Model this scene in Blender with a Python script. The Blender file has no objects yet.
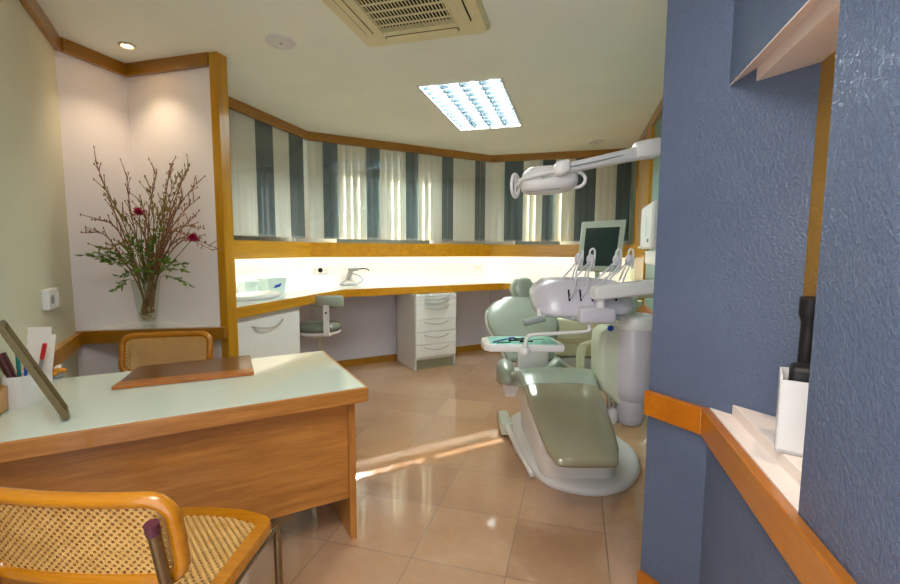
import bpy, bmesh, math, random
from math import sin, cos, pi, radians, sqrt, tan, atan2
from mathutils import Vector, Matrix, Quaternion
random.seed(7)
SC = bpy.context.scene
COL = SC.collection

# ------------------------------------------------------------------ camera
F, PITCH, ROLL, H = 446.2, 0.0944, 0.0046, 1.3
CEIL = 2.494
cam_d = bpy.data.cameras.new('camera'); cam = bpy.data.objects.new('camera', cam_d); COL.objects.link(cam)
cam_d.sensor_width = 36; cam_d.lens = F/900*36; cam_d.clip_start = 0.02
fw = Vector((0, cos(PITCH), -sin(PITCH))); rt = Vector((1, 0, 0)); up = rt.cross(fw)
rt2 = cos(ROLL)*rt + sin(ROLL)*up; up2 = -sin(ROLL)*rt + cos(ROLL)*up
cam.matrix_world = Matrix(((rt2.x, up2.x, -fw.x, 0), (rt2.y, up2.y, -fw.y, 0), (rt2.z, up2.z, -fw.z, H), (0, 0, 0, 1)))
SC.camera = cam
def at(x, y, Y):
    d = fw + rt2*((x-450)/F) - up2*((y-292)/F)
    d = d*(Y/d.y); return Vector((d.x, d.y, d.z+H))
def atz(x, y, z):
    d = fw + rt2*((x-450)/F) - up2*((y-292)/F)
    d = d*((z-H)/d.z); return Vector((d.x, d.y, z))

A = -0.2727                                   # the room's own axes are turned by this
FUV = Matrix.Rotation(A, 4, 'Z')
ID = Matrix.Identity(4)
def uvw(u, v, z=0): return FUV @ Vector((u, v, z))
def frame(loc, rz): return Matrix.Translation(Vector(loc)) @ Matrix.Rotation(rz, 4, 'Z')

# ------------------------------------------------------------------ mesh building
class MB:
    def __init__(s, fr=ID): s.bm = bmesh.new(); s.fr = fr
    def _v(s, p): return s.bm.verts.new(s.fr @ Vector(p))
    def box(s, x0, x1, y0, y1, z0, z1, bev=0, seg=2, fr=ID):
        M = s.fr @ fr
        vs = [s.bm.verts.new(M @ Vector((x, y, z))) for z in (z0, z1) for y in (y0, y1) for x in (x0, x1)]
        fs = [s.bm.faces.new([vs[i] for i in q]) for q in ((0,2,3,1),(4,5,7,6),(0,1,5,4),(2,6,7,3),(0,4,6,2),(1,3,7,5))]
        if bev:
            es = list({e for f in fs for e in f.edges})
            bmesh.ops.bevel(s.bm, geom=es, offset=bev, segments=seg, profile=.5, affect='EDGES', clamp_overlap=True)
        return s
    def prism(s, poly, z0, z1, bev=0, seg=2):
        n = len(poly)
        ar = sum(poly[i][0]*poly[(i+1)%n][1]-poly[(i+1)%n][0]*poly[i][1] for i in range(n))
        if ar < 0: poly = poly[::-1]
        b = [s._v((p[0], p[1], z0)) for p in poly]; t = [s._v((p[0], p[1], z1)) for p in poly]
        fs = [s.bm.faces.new(b[::-1]), s.bm.faces.new(t)]
        for i in range(n): fs.append(s.bm.faces.new([b[i], b[(i+1)%n], t[(i+1)%n], t[i]]))
        if bev:
            es = list({e for f in fs for e in f.edges})
            bmesh.ops.bevel(s.bm, geom=es, offset=bev, segments=seg, profile=.5, affect='EDGES', clamp_overlap=True)
        return s
    def hexa(s, p):                           # eight corners: bottom four, top four
        v = [s._v(q) for q in p]
        for q in ((3,2,1,0),(4,5,6,7),(0,1,5,4),(1,2,6,5),(2,3,7,6),(3,0,4,7)): s.bm.faces.new([v[i] for i in q])
        return s
    def loft(s, rings, cap=True, closed=False):
        R = [[s._v(p) for p in r] for r in rings]; n = len(R[0])
        m = len(R)
        for k in range(m if closed else m-1):
            a, b = R[k], R[(k+1) % m]
            for i in range(n): s.bm.faces.new([a[i], a[(i+1)%n], b[(i+1)%n], b[i]])
        if cap and not closed: s.bm.faces.new(R[0][::-1]); s.bm.faces.new(R[-1])
        return s
    def lathe(s, prof, c=(0,0,0), n=24, axis=None, cap=True):
        q = Vector((0,0,1)).rotation_difference(Vector(axis)) if axis is not None else Quaternion()
        c = Vector(c); rings = []
        for r, z in prof:
            rings.append([c + q @ Vector((r*cos(2*pi*i/n), r*sin(2*pi*i/n), z)) for i in range(n)])
        return s.loft(rings, cap)
    def cyl(s, a, b, r, n=16, r2=None):
        a, b = Vector(a), Vector(b); d = b-a
        return s.lathe([(r, 0), (r if r2 is None else r2, d.length)], a, n, d)
    def tube(s, pts, r, n=10, closed=False):
        P = [Vector(p) for p in pts]; m = len(P); rings = []; nrm = None
        for i in range(m):
            if closed: t = P[(i+1)%m]-P[i-1]
            else: t = P[min(i+1, m-1)]-P[max(i-1, 0)]
            t = t.normalized()
            if nrm is None:
                nrm = t.orthogonal().normalized()
            nrm = (nrm - t*nrm.dot(t)).normalized(); b = t.cross(nrm)
            rr = r[i] if isinstance(r, (list, tuple)) else r
            rings.append([P[i] + (nrm*cos(2*pi*k/n)+b*sin(2*pi*k/n))*rr for k in range(n)])
        return s.loft(rings, True, closed)
    def ball(s, c, r, sx=1, sy=1, sz=1, n=16, m=10):
        c = Vector(c)
        rings = [[c+Vector((r*sx*sin(pi*j/m)*cos(2*pi*i/n), r*sy*sin(pi*j/m)*sin(2*pi*i/n), -r*sz*cos(pi*j/m))) for i in range(n)] for j in range(1, m)]
        b = [s._v(c+Vector((0,0,-r*sz))), s._v(c+Vector((0,0,r*sz)))]
        R = [[s._v(p) for p in q] for q in rings]
        for k in range(len(R)-1):
            for i in range(n): s.bm.faces.new([R[k][i], R[k][(i+1)%n], R[k+1][(i+1)%n], R[k+1][i]])
        for i in range(n):
            s.bm.faces.new([b[0], R[0][(i+1)%n], R[0][i]]); s.bm.faces.new([b[1], R[-1][i], R[-1][(i+1)%n]])
        return s
    def cushion(s, st, n=28, e=3.2, tip=3):
        """st: (centre, right, up, half width, half thickness); rounded ends"""
        rings = []
        def ring(c, r, u, w, t):
            out = []
            for i in range(n):
                th = 2*pi*i/n; cx, sx = cos(th), sin(th)
                out.append(Vector(c)+Vector(r)*(w*math.copysign(abs(cx)**(2/e), cx))+Vector(u)*(t*math.copysign(abs(sx)**(2/e), sx)))
            return out
        def nudge(i, j):
            d = (Vector(st[i][0])-Vector(st[j][0])).normalized(); out = []
            c, r, u, w, t = st[i]
            for k in range(1, tip+1):
                ph = pi/2*k/(tip+.25)
                out.append(ring(Vector(c)+d*(t*sin(ph)), r, u, max(w-t*(1-cos(ph)), .004), t*max(cos(ph), .08)))
            return out
        rings += nudge(0, 1)[::-1]
        for q in st: rings.append(ring(*q))
        rings += nudge(len(st)-1, len(st)-2)
        return s.loft(rings)
    def build(s, name, mat, parent=None, M=None, smooth=None, sub=0, label=None, kind=None):
        bmesh.ops.recalc_face_normals(s.bm, faces=s.bm.faces[:])
        if parent is not None: T = WM[parent.name]
        else: T = M if M is not None else ID
        s.bm.transform(T.inverted())
        me = bpy.data.meshes.new(name); s.bm.to_mesh(me); s.bm.free()
        me.materials.append(mat)
        o = bpy.data.objects.new(name, me); COL.objects.link(o)
        if parent is not None: o.parent = parent; WM[o.name] = T
        else:
            o.matrix_world = T; WM[o.name] = T
        if smooth is not None:
            for p in me.polygons: p.use_smooth = True
            if smooth < 179:
                bpy_auto(me, radians(smooth))
        if sub:
            md = o.modifiers.new('sub', 'SUBSURF'); md.levels = sub; md.render_levels = sub
        if label: o['label'] = label
        if kind: o['kind'] = kind
        return o
WM = {}
def bpy_auto(me, ang):
    bm = bmesh.new(); bm.from_mesh(me)
    for e in bm.edges:
        if len(e.link_faces) == 2 and e.calc_face_angle(0) > ang: e.smooth = False
    bm.to_mesh(me); bm.free()
def thing(name, label, cat, loc=(0,0,0), rz=0, group=None):
    o = bpy.data.objects.new(name, None); COL.objects.link(o)
    o.empty_display_size = .1
    M = frame(loc, rz); o.matrix_world = M; WM[o.name] = M
    o['label'] = label; o['category'] = cat
    if group: o['group'] = group
    return o
def tag(o, label, cat, group=None):
    o['label'] = label; o['category'] = cat
    if group: o['group'] = group
    return o
def struct(name, mb, mat, M=FUV, smooth=None):
    o = mb.build(name, mat, None, M, smooth); o['kind'] = 'structure'; return o
def spline(pts, n=8):
    P = [Vector(p) for p in pts]; out = []
    for i in range(len(P)-1):
        p0, p1, p2, p3 = P[max(i-1,0)], P[i], P[i+1], P[min(i+2, len(P)-1)]
        for k in range(n):
            t = k/n
            out.append(.5*((2*p1)+(p2-p0)*t+(2*p0-5*p1+4*p2-p3)*t*t+(3*p1-p0-3*p2+p3)*t**3))
    out.append(P[-1]); return out
def rrect(w, h, r, n=5):
    out = []
    for cx, cy, a0 in ((w/2-r, h/2-r, 0), (-w/2+r, h/2-r, 90), (-w/2+r, -h/2+r, 180), (w/2-r, -h/2+r, 270)):
        for k in range(n+1):
            t = radians(a0+90*k/n); out.append((cx+r*cos(t), cy+r*sin(t)))
    return out

# ------------------------------------------------------------------ materials
def lin(c):
    f = lambda x: (x/255/12.92 if x/255 <= .04045 else ((x/255+.055)/1.055)**2.4)
    return (f(c[0]), f(c[1]), f(c[2]), 1)
class NT:
    def __init__(s, name):
        s.m = bpy.data.materials.new(name); s.m.use_nodes = True
        s.n = s.m.node_tree.nodes; s.l = s.m.node_tree.links
        s.b = s.n['Principled BSDF']; s.out = s.n['Material Output']
    def add(s, t, **k):
        o = s.n.new(t)
        for a, b in k.items(): setattr(o, a, b)
        return o
    def link(s, a, b): s.l.new(a, b)
    def math(s, op, a, b=None):
        o = s.add('ShaderNodeMath', operation=op)
        for i, v in enumerate((a, b)):
            if v is None: continue
            if hasattr(v, 'is_output'): s.link(v, o.inputs[i])
            else: o.inputs[i].default_value = v
        return o.outputs[0]
    def obj(s, scale=(1,1,1), rot=(0,0,0), loc=(0,0,0)):
        t = s.add('ShaderNodeTexCoord'); m = s.add('ShaderNodeMapping')
        m.inputs['Scale'].default_value = scale; m.inputs['Rotation'].default_value = rot; m.inputs['Location'].default_value = loc
        s.link(t.outputs['Object'], m.inputs['Vector']); return m.outputs['Vector']
    def noise(s, vec, scale, detail=3, rough=.5):
        o = s.add('ShaderNodeTexNoise'); o.inputs['Scale'].default_value = scale; o.inputs['Detail'].default_value = detail
        o.inputs['Roughness'].default_value = rough
        if vec is not None: s.link(vec, o.inputs['Vector'])
        return o.outputs[0]
    def ramp(s, fac, stops):
        o = s.add('ShaderNodeValToRGB'); e = o.color_ramp.elements
        while len(e) < len(stops): e.new(.5)
        for k, (p, c) in enumerate(stops): e[k].position = p; e[k].color = c
        s.link(fac, o.inputs[0]); return o.outputs[0]
    def mix(s, fac, a, b):
        o = s.add('ShaderNodeMix', data_type='RGBA')
        for sock, v in ((o.inputs[0], fac), (o.inputs[6], a), (o.inputs[7], b)):
            if hasattr(v, 'is_output'): s.link(v, sock)
            else: sock.default_value = v
        return o.outputs[2]
    def bump(s, h, st, dist=.01):
        o = s.add('ShaderNodeBump'); o.inputs['Strength'].default_value = st; o.inputs['Distance'].default_value = dist
        s.link(h, o.inputs['Height']); s.link(o.outputs[0], s.b.inputs['Normal'])
    def set(s, col=None, rough=.5, metal=0, spec=.5, coat=0):
        if col is not None:
            if hasattr(col, 'is_output'): s.link(col, s.b.inputs['Base Color'])
            else: s.b.inputs['Base Color'].default_value = col
        s.b.inputs['Roughness'].default_value = rough; s.b.inputs['Metallic'].default_value = metal
        s.b.inputs['Specular IOR Level'].default_value = spec; s.b.inputs['Coat Weight'].default_value = coat
        s.b.inputs['Coat Roughness'].default_value = .08
        return s.m
def plain(name, c, rough=.5, metal=0, spec=.5, var=.05, scale=18, coat=0):
    t = NT(name); L = lin(c)
    n = t.noise(t.obj(), scale, 3)
    d = tuple(x*(1-var) for x in L[:3])+(1,); u = tuple(min(1, x*(1+var)) for x in L[:3])+(1,)
    return t.set(t.ramp(n, [(.35, d), (.65, u)]), rough, metal, spec, coat)
def wood(name, dark, light, grain='x', rough=.3, sc=1.0, coat=.3, rot=0):
    t = NT(name)
    s = {'x': (1.2, 14, 14), 'y': (14, 1.2, 14), 'z': (14, 14, 1.2)}[grain]
    vec = t.obj(tuple(q*sc for q in s), (0, 0, rot))
    n1 = t.noise(vec, 1.6, 5, .6); n2 = t.noise(vec, 7, 3, .7)
    f = t.math('ADD', t.math('MULTIPLY', n1, .7), t.math('MULTIPLY', n2, .3))
    c = t.ramp(f, [(.32, lin(dark)), (.5, tuple((a+b)/2 for a, b in zip(lin(dark), lin(light)))), (.66, lin(light))])
    t.bump(n2, .04, .003)
    return t.set(c, rough, 0, .5, coat)
def stipple(name, c, rough=.3, st=.4, spec=.5):
    t = NT(name); v = t.obj()
    n = t.noise(v, 120, 3, .6); n2 = t.noise(v, 3, 3)
    L = lin(c)
    t.bump(t.ramp(n, [(.42, (0,0,0,1)), (.64, (1,1,1,1))]), st, .0045)
    return t.set(t.ramp(n2, [(.3, tuple(x*.93 for x in L[:3])+(1,)), (.7, tuple(min(1, x*1.07) for x in L[:3])+(1,))]), rough, 0, spec)
def fabric_wall(name, c):
    t = NT(name); v = t.obj((1, 1, 1)); L = lin(c)
    n = t.noise(t.obj((30, 30, 220)), 2.2, 3); n2 = t.noise(v, 1.5, 3)
    f = t.math('ADD', t.math('MULTIPLY', n, .5), t.math('MULTIPLY', n2, .5))
    t.bump(n, .08, .004)
    return t.set(t.ramp(f, [(.35, tuple(x*.95 for x in L[:3])+(1,)), (.65, tuple(min(1, x*1.04) for x in L[:3])+(1,))]), .7, 0, .25)
def emit(name, c, st):
    t = NT(name); e = t.add('ShaderNodeEmission'); e.inputs[0].default_value = lin(c); e.inputs[1].default_value = st
    t.link(e.outputs[0], t.out.inputs[0]); return t.m
def pane(name, tint=(1,1,1,1), refl=1.0):
    t = NT(name); tr = t.add('ShaderNodeBsdfTransparent'); tr.inputs[0].default_value = tint
    g = t.add('ShaderNodeBsdfGlossy'); g.inputs['Roughness'].default_value = .01
    lw_ = t.add('ShaderNodeLayerWeight'); lw_.inputs[0].default_value = .5
    fr = t.math('ADD', .04, t.math('MULTIPLY', t.math('POWER', lw_.outputs['Facing'], 5.0), .9))
    mx = t.add('ShaderNodeMixShader'); t.link(t.math('MULTIPLY', fr, refl), mx.inputs[0])
    t.link(tr.outputs[0], mx.inputs[1]); t.link(g.outputs[0], mx.inputs[2]); t.link(mx.outputs[0], t.out.inputs[0])
    return t.m
def slat_mat(name, c, trans, clear):
    t = NT(name); t.set(lin(c), .75, 0, .2)
    n = t.noise(t.obj((260, 260, 26)), 1.0, 2)
    t.link(t.ramp(n, [(.3, tuple(x*.93 for x in lin(c)[:3])+(1,)), (.7, lin(c))]), t.b.inputs['Base Color'])
    tl = t.add('ShaderNodeBsdfTranslucent'); tl.inputs[0].default_value = lin(c)
    m1 = t.add('ShaderNodeMixShader'); m1.inputs[0].default_value = trans
    t.link(t.b.outputs[0], m1.inputs[1]); t.link(tl.outputs[0], m1.inputs[2])
    tr = t.add('ShaderNodeBsdfTransparent'); m2 = t.add('ShaderNodeMixShader'); m2.inputs[0].default_value = clear
    t.link(m1.outputs[0], m2.inputs[1]); t.link(tr.outputs[0], m2.inputs[2]); t.link(m2.outputs[0], t.out.inputs[0])
    return t.m
def cane(name, axes, pitch=.018):
    t = NT(name); tc = t.add('ShaderNodeTexCoord'); sp = t.add('ShaderNodeSeparateXYZ'); t.link(tc.outputs['Object'], sp.inputs[0])
    k = 2*pi/pitch
    cs = [t.math('COSINE', t.math('MULTIPLY', sp.outputs['XYZ'.index(q)], k)) for q in axes]
    hole = t.math('GREATER_THAN', t.math('MULTIPLY', cs[0], cs[1]), .22)
    n = t.noise(t.obj(), 30, 2)
    c = t.ramp(n, [(.3, lin((204, 158, 88))), (.7, lin((224, 180, 108)))])
    t.set(c, .45, 0, .4)
    tr = t.add('ShaderNodeBsdfTransparent'); mx = t.add('ShaderNodeMixShader')
    t.link(hole, mx.inputs[0]); t.link(t.b.outputs[0], mx.inputs[1]); t.link(tr.outputs[0], mx.inputs[2]); t.link(mx.outputs[0], t.out.inputs[0])
    return t.m
def tiles():
    t = NT('floor_tiles'); S = .4009
    u0, v0 = -1.032, 1.667
    v = t.obj((1/S, 1/S, 1), (0, 0, 0), (-u0/S, -v0/S, 0))
    sp = t.add('ShaderNodeSeparateXYZ'); t.link(v, sp.inputs[0])
    ds = []
    for q in (0, 1):
        fr = t.math('FRACT', sp.outputs[q]); ds.append(t.math('ABSOLUTE', t.math('SUBTRACT', fr, .5)))
    g = t.math('GREATER_THAN', t.math('MAXIMUM', ds[0], ds[1]), .4955)
    fl = t.add('ShaderNodeVectorMath', operation='FLOOR'); t.link(v, fl.inputs[0])
    wn = t.add('ShaderNodeTexWhiteNoise', noise_dimensions='2D'); t.link(fl.outputs[0], wn.inputs['Vector'])
    nz = t.noise(t.obj(), 2.2, 4); nz2 = t.noise(t.obj(), 26, 4)
    f = t.math('ADD', t.math('MULTIPLY', nz, .5), t.math('ADD', t.math('MULTIPLY', nz2, .25), t.math('MULTIPLY', wn.outputs[0], .25)))
    c = t.ramp(f, [(.3, lin(TILE_A)), (.7, lin(TILE_B))])
    t.set(t.mix(g, c, lin((112, 82, 58))), 0.1, 0, 1.0, .25)
    r = t.math('ADD', t.math('MULTIPLY', g, .4), t.math('ADD', .03, t.math('MULTIPLY', nz2, .05))); t.link(r, t.b.inputs['Roughness'])
    t.bump(g, -.15, .002)
    return t.m
TILE_A, TILE_B = (172, 133, 102), (194, 156, 122)

M = {}
M['floor'] = tiles()
M['ceiling'] = plain('ceiling_paint', (242, 246, 236), .85, 0, .2, .02, 2)
M['wall'] = fabric_wall('wall_paper_cream', (216, 216, 192))
M['alcove'] = fabric_wall('wall_paper_white', (234, 230, 230))
M['lilac'] = plain('lilac_paint', (206, 205, 218), .6, 0, .3, .03, 3)
M['white'] = plain('white_laminate', (232, 234, 230), .35, 0, .5, .01)
M['top'] = plain('white_worktop', (226, 232, 226), .12, 0, .5, .01)
M['blue'] = stipple('blue_stipple', (84, 97, 122))
M['teal'] = stipple('teal_stipple', (130, 158, 150), .45, .35)
M['ochre'] = stipple('ochre_stipple', (150, 112, 36), .5, .5)
for g in 'xyz': M['wood_'+g] = wood('honey_wood_'+g, (168, 114, 6), (202, 148, 16), g)
M['wood_d'] = wood('honey_wood_diagonal', (170, 110, 8), (204, 144, 20), 'x', rot=-pi/4)
M['dwood_x'] = wood('brown_wood_x', (136, 90, 10), (162, 110, 18), 'x')
M['dwood_y'] = wood('brown_wood_y', (136, 90, 10), (162, 110, 18), 'y')
M['dwood_d'] = wood('brown_wood_diagonal', (136, 90, 10), (162, 110, 18), 'x', rot=-pi/4)
M['rail_y'] = wood('orange_rail_y', (162, 92, 10), (186, 114, 20), 'y')
M['rail_d'] = wood('orange_rail_diagonal', (162, 88, 10), (186, 110, 20), 'x', rot=pi/4)
M['oak'] = wood('oak_veneer', (150, 92, 34), (194, 132, 60), 'x', .35, 1.6, .2)
M['oak_y'] = wood('oak_veneer_cross', (182, 110, 34), (216, 148, 60), 'y', .35, 1.6, .2)
M['oak_z'] = wood('oak_veneer_upright', (152, 94, 34), (192, 130, 58), 'z', .35, 1.6, .2)
M['bent'] = wood('bentwood', (172, 104, 8), (196, 128, 20), 'x', .22, 2, .5)
M['door'] = wood('tan_door_panel', (186, 148, 96), (208, 172, 122), 'z', .4)
M['tglass'] = plain('white_glass', (214, 224, 208), .06, 0, .5, .01)
M['chrome'] = plain('brushed_chrome', (214, 212, 202), .4, 1, .5, .03)
M['steel'] = plain('dark_chrome', (140, 128, 104), .25, 1, .5, .03)
M['lslat'] = slat_mat('pale_slat_fabric', (236, 238, 222), .06, .0)
M['dslat'] = slat_mat('dark_slat_fabric', (106, 120, 120), .12, .05)
M['pane'] = pane('window_glass')
M['cane_b'] = cane('cane_back', 'XZ')
M['cane_s'] = cane('cane_seat', 'XY', .022)
M['plastic'] = plain('white_plastic', (226, 224, 222), .3, 0, .5, .01)
M['lav'] = plain('pale_lavender_plastic', (204, 200, 208), .3, 0, .5, .01, coat=.2)
M['cream'] = plain('cream_plastic', (232, 230, 196), .35, 0, .5, .015)
M['pgreen'] = plain('pale_green_plastic', (206, 212, 186), .35, 0, .5, .015)
M['acc'] = plain('aged_cream_plastic', (222, 212, 166), .45, 0, .4, .02)
M['dark'] = plain('black_plastic', (22, 22, 24), .5, 0, .4, .05)
M['dgrille'] = plain('dark_void', (10, 10, 10), .9, 0, .1, .05)
M['vinyl'] = plain('sage_vinyl', (148, 158, 142), .28, 0, .5, .03, 6, coat=.4)
M['vinyl2'] = plain('clear_foot_cover', (136, 132, 106), .12, 0, .5, .03, 6, coat=.8)
M['screen'] = plain('dark_screen', (56, 72, 66), .12, 0, .5, .02)
M['bezel'] = plain('pale_green_grey_plastic', (196, 206, 190), .4, 0, .4, .02)
M['mint'] = plain('mint_paper', (150, 214, 194), .6, 0, .3, .08, 40)
M['leather'] = plain('brown_leather', (104, 66, 26), .28, 0, .5, .08, 12, coat=.3)
M['leather2'] = plain('tan_leather_edge', (176, 104, 40), .3, 0, .5, .08, 12)
M['olive'] = plain('olive_wood_frame', (98, 82, 30), .4, 0, .5, .1, 30)
M['silver'] = plain('silver_grey_plastic', (150, 154, 152), .35, .3)
M['svinyl'] = plain('dark_sage_vinyl', (104, 112, 98), .25, 0, .5, .03, 6, coat=.4)
M['parapet'] = plain('grey_render', (84, 90, 84), .9, 0, .2)  # dark colour stands in for shade in the gap under the blinds
M['maroon'] = plain('maroon_plastic', (74, 22, 26), .35)
M['purple'] = plain('purple_rubber', (86, 40, 54), .4)
M['paper'] = plain('white_paper', (236, 230, 222), .8, 0, .2, .02)
M['red'] = plain('red_plastic', (196, 24, 36), .35)
M['tealp'] = plain('teal_plastic', (20, 120, 110), .35)
M['bluep'] = plain('blue_plastic', (34, 78, 176), .35)
M['tub'] = plain('frosted_plastic', (208, 228, 220), .3, 0, .5, .02)
M['grey'] = plain('grey_plastic', (140, 148, 148), .4)
M['kick'] = plain('grey_green_plinth', (150, 152, 128), .5)
M['branch'] = plain('brown_bark', (146, 104, 74), .8, 0, .2, .25, 60)
M['branch2'] = plain('olive_bark', (140, 122, 68), .8, 0, .2, .25, 60)
M['leaf'] = plain('green_leaf', (104, 130, 50), .6, 0, .3, .3, 30)
M['petal'] = plain('magenta_petal', (160, 18, 64), .6, 0, .3, .2, 60)
M['pebble'] = plain('pale_pebbles', (206, 190, 156), .7, 0, .3, .2, 50)
M['flora'] = plain('orange_blossom', (226, 150, 48), .6, 0, .3, .3, 60)
M['vase'] = pane('vase_glass', (.93, .96, .94, 1), 1.0)
M['clear'] = pane('clear_acrylic', (.86, .88, .84, 1), 1.2)
M['tube'] = emit('fluorescent_tube', (242, 254, 250), 64)
M['halogen'] = emit('halogen_bulb', (255, 200, 130), 40)
M['louvre'] = plain('white_louvre_metal', (226, 232, 236), .3, 0, .5, .01)
M['blade'] = plain('grey_louvre_blade', (52, 64, 72), .5, .2, .5, .02)
M['facade'] = plain('grey_facade', (120, 128, 130), .8, 0, .2, .1, 1.5)
M['niche'] = plain('niche_board_paint', (236, 222, 212), .5, 0, .3, .01)

# ------------------------------------------------------------------ setting (u, v, z = the room's own axes)
def mb(): return MB(FUV)
def off(d):       # the line of the window front moved back by d (negative: into the room)
    s2 = d*sqrt(2)
    return (-2.66-d, -6.77-s2, 5.72+d)
def chain(d, vstart=2.45, uend=.65):
    a, b, c = off(d)
    return [(a, vstart), (a, a-b), (c+b, c), (uend, c)]
def band(name_l, d0, d1, z0, z1, mats, vs=2.45, ue=.65):
    p, q = chain(d0, vs, ue), chain(d1, vs, ue)
    return [struct(nm, mb().prism([p[i], p[i+1], q[i+1], q[i]], z0, z1), m) for i, (nm, m) in enumerate(zip(name_l, mats))]

room = [(-.9, -.4), (-3.05, 1.75), (-3.05, 4.45), (-1.3, 6.2), (1.0, 6.2), (1.0, 1.0), (.9, -.4)]
struct('floor', mb().prism(room, -.05, 0), M['floor'])
LC = Vector((.2092*1.06, 3.6996*1.06)); LW, LL = .636, 1.272
lcu = FUV.inverted() @ Vector((LC.x, LC.y, 0))
x0_, x1_, y0_, y1_ = lcu.x-LW/2, lcu.x+LW/2, lcu.y-LL/2, lcu.y+LL/2
cm = mb().prism([(-.9, -.4), (-3.05, 1.75), (-3.05, y0_), (1.0, y0_), (1.0, 1.0), (.9, -.4)], CEIL, CEIL+.08)
cm.box(-3.05, x0_, y0_, 4.45, CEIL, CEIL+.08).prism([(-3.05, 4.45), (x0_, 4.45), (x0_, y1_), (-1.3-6.2+y1_, y1_)], CEIL, CEIL+.08)
cm.box(x1_, 1.0, y0_, y1_, CEIL, CEIL+.08).prism([(-7.5+y1_, y1_), (1.0, y1_), (1.0, 6.2), (-1.3, 6.2)], CEIL, CEIL+.08)
struct('ceiling', cm, M['ceiling'])
# left wall (diagonal) and its trims
lw = lambda t, d=0: (-2.88+t/sqrt(2)-d/sqrt(2), 1.945-t/sqrt(2)-d/sqrt(2))
struct('wall_left', mb().prism([lw(0), lw(2.7), lw(2.7, .1), lw(-.05, .1)], 0, CEIL), M['wall'])
struct('trim_1', mb().prism([lw(0, -.03), lw(2.7, -.03), lw(2.7), lw(0)], CEIL-.075, CEIL), M['dwood_d'])
struct('trim_2', mb().prism([lw(.02, -.03), lw(2.7, -.03), lw(2.7), lw(.02)], .715, .795), M['wood_d'])
# alcove
struct('wall_alcove_left', mb().prism([(-2.88, 1.945), (-2.98, 1.9), (-2.98, 2.47), (-2.88, 2.37)], 0, CEIL), M['alcove'])
struct('wall_alcove_back', mb().prism([(-2.98, 2.37), (-2.19, 2.37), (-2.19, 2.425), (-2.98, 2.45)], 0, CEIL), M['alcove'])
struct('trim_3', mb().prism([(-2.88, 1.945), (-2.85, 1.975), (-2.85, 2.34), (-2.88, 2.37)], CEIL-.075, CEIL), M['dwood_y'])
struct('trim_4', mb().prism([(-2.88, 2.37), (-2.85, 2.34), (-2.2, 2.34), (-2.2, 2.37)], CEIL-.075, CEIL), M['dwood_x'])
struct('trim_5', mb().prism([(-2.197, 2.345), (-2.135, 2.345), (-2.135, 2.43), (-2.197, 2.43)], 0, CEIL, .004), M['wood_z'])
# window bay: pelmet, sill, backsplash, lower wall, baseboard
W3 = [M['wood_y'], M['wood_d'], M['wood_x']]
D3 = [M['dwood_y'], M['dwood_d'], M['dwood_x']]
band(['trim_6', 'trim_7', 'trim_8'], 0, .03, 2.41, CEIL, D3)
band(['trim_9', 'trim_10', 'trim_11'], 0, .02, 1.215, 1.37, W3)
band(['trim_12', 'trim_13', 'trim_14'], .02, .3, 1.34, 1.365, W3)
BK = .2
band(['wall_splash_left', 'wall_splash_middle', 'wall_splash_right'], BK, BK+.12, .80, 1.34, [M['white']]*3)
band(['wall_low_left', 'wall_low_middle', 'wall_low_right'], .03, .12, 0, .86, [M['lilac']]*3)
band(['baseboard_left', 'baseboard_middle', 'baseboard_right'], .01, .03, 0, .075, D3)
# outer window wall: lintel, solid stretches and the window openings
band(['wall_lintel_left', 'wall_lintel_middle', 'wall_lintel_right'], .30, .42, 2.32, CEIL, [M['white']]*3)
band(['wall_window_left'], .30, .42, 1.34, 2.32, [M['white']])
band(['wall_parapet_left', 'wall_parapet_middle', 'wall_parapet_right'], .425, .46, 1.30, 1.52, [M['parapet']]*3)  # added walls that block the bright sky behind the gap under the slats
OB = .30
def bpt(s, d):   # point on the middle (diagonal) segment: s along, d behind the window front
    b = off(d)[1]; return ((sqrt(2)*s+b)/2, (sqrt(2)*s-b)/2)
def bsolid(nm, s0, s1):
    struct(nm, mb().prism([bpt(s0, OB), bpt(s1, OB), bpt(s1, OB+.12), bpt(s0, OB+.12)], 1.34, 2.32), M['white'])
bsolid('wall_window_pier', .93, 1.38); bsolid('wall_window_middle', 2.62, 3.62)
cC = off(OB)[2]
struct('wall_window_right', mb().box(-.2, .75, cC, cC+.12, 1.34, 2.32), M['white'])
struct('wall_window_corner', mb().box(-1.25, -.8, cC, cC+.12, 1.34, 2.32), M['white'])
def window(nm, p, q, M_=None):
    """p, q: the opening's ends on the outer wall's inner face (u, v)"""
    P, Q = Vector(p), Vector(q); d = (Q-P).normalized(); n = Vector((-d.y, d.x)); L = (Q-P).length
    fr = FUV @ Matrix.Translation((P.x, P.y, 0)) @ Matrix.Rotation(atan2(d.y, d.x), 4, 'Z')
    m = MB(fr)
    for x0, x1, z0, z1 in ((0, .05, 1.50, 2.32), (L-.05, L, 1.50, 2.32), (L/2-.03, L/2+.03, 1.50, 2.32), (0, L, 1.50, 1.53), (0, L, 2.27, 2.32)):
        m.box(x0, x1, .03, .08, z0, z1)
    w = m.build(nm, M['grey'], None, FUV); w['kind'] = 'structure'
    MB(fr).box(.05, L-.05, .052, .058, 1.53, 2.27).build('pane', M['pane'], w)
window('window_1', bpt(1.38, OB), bpt(2.62, OB))
window('window_2', (-.8, cC), (-.2, cC))
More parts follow.
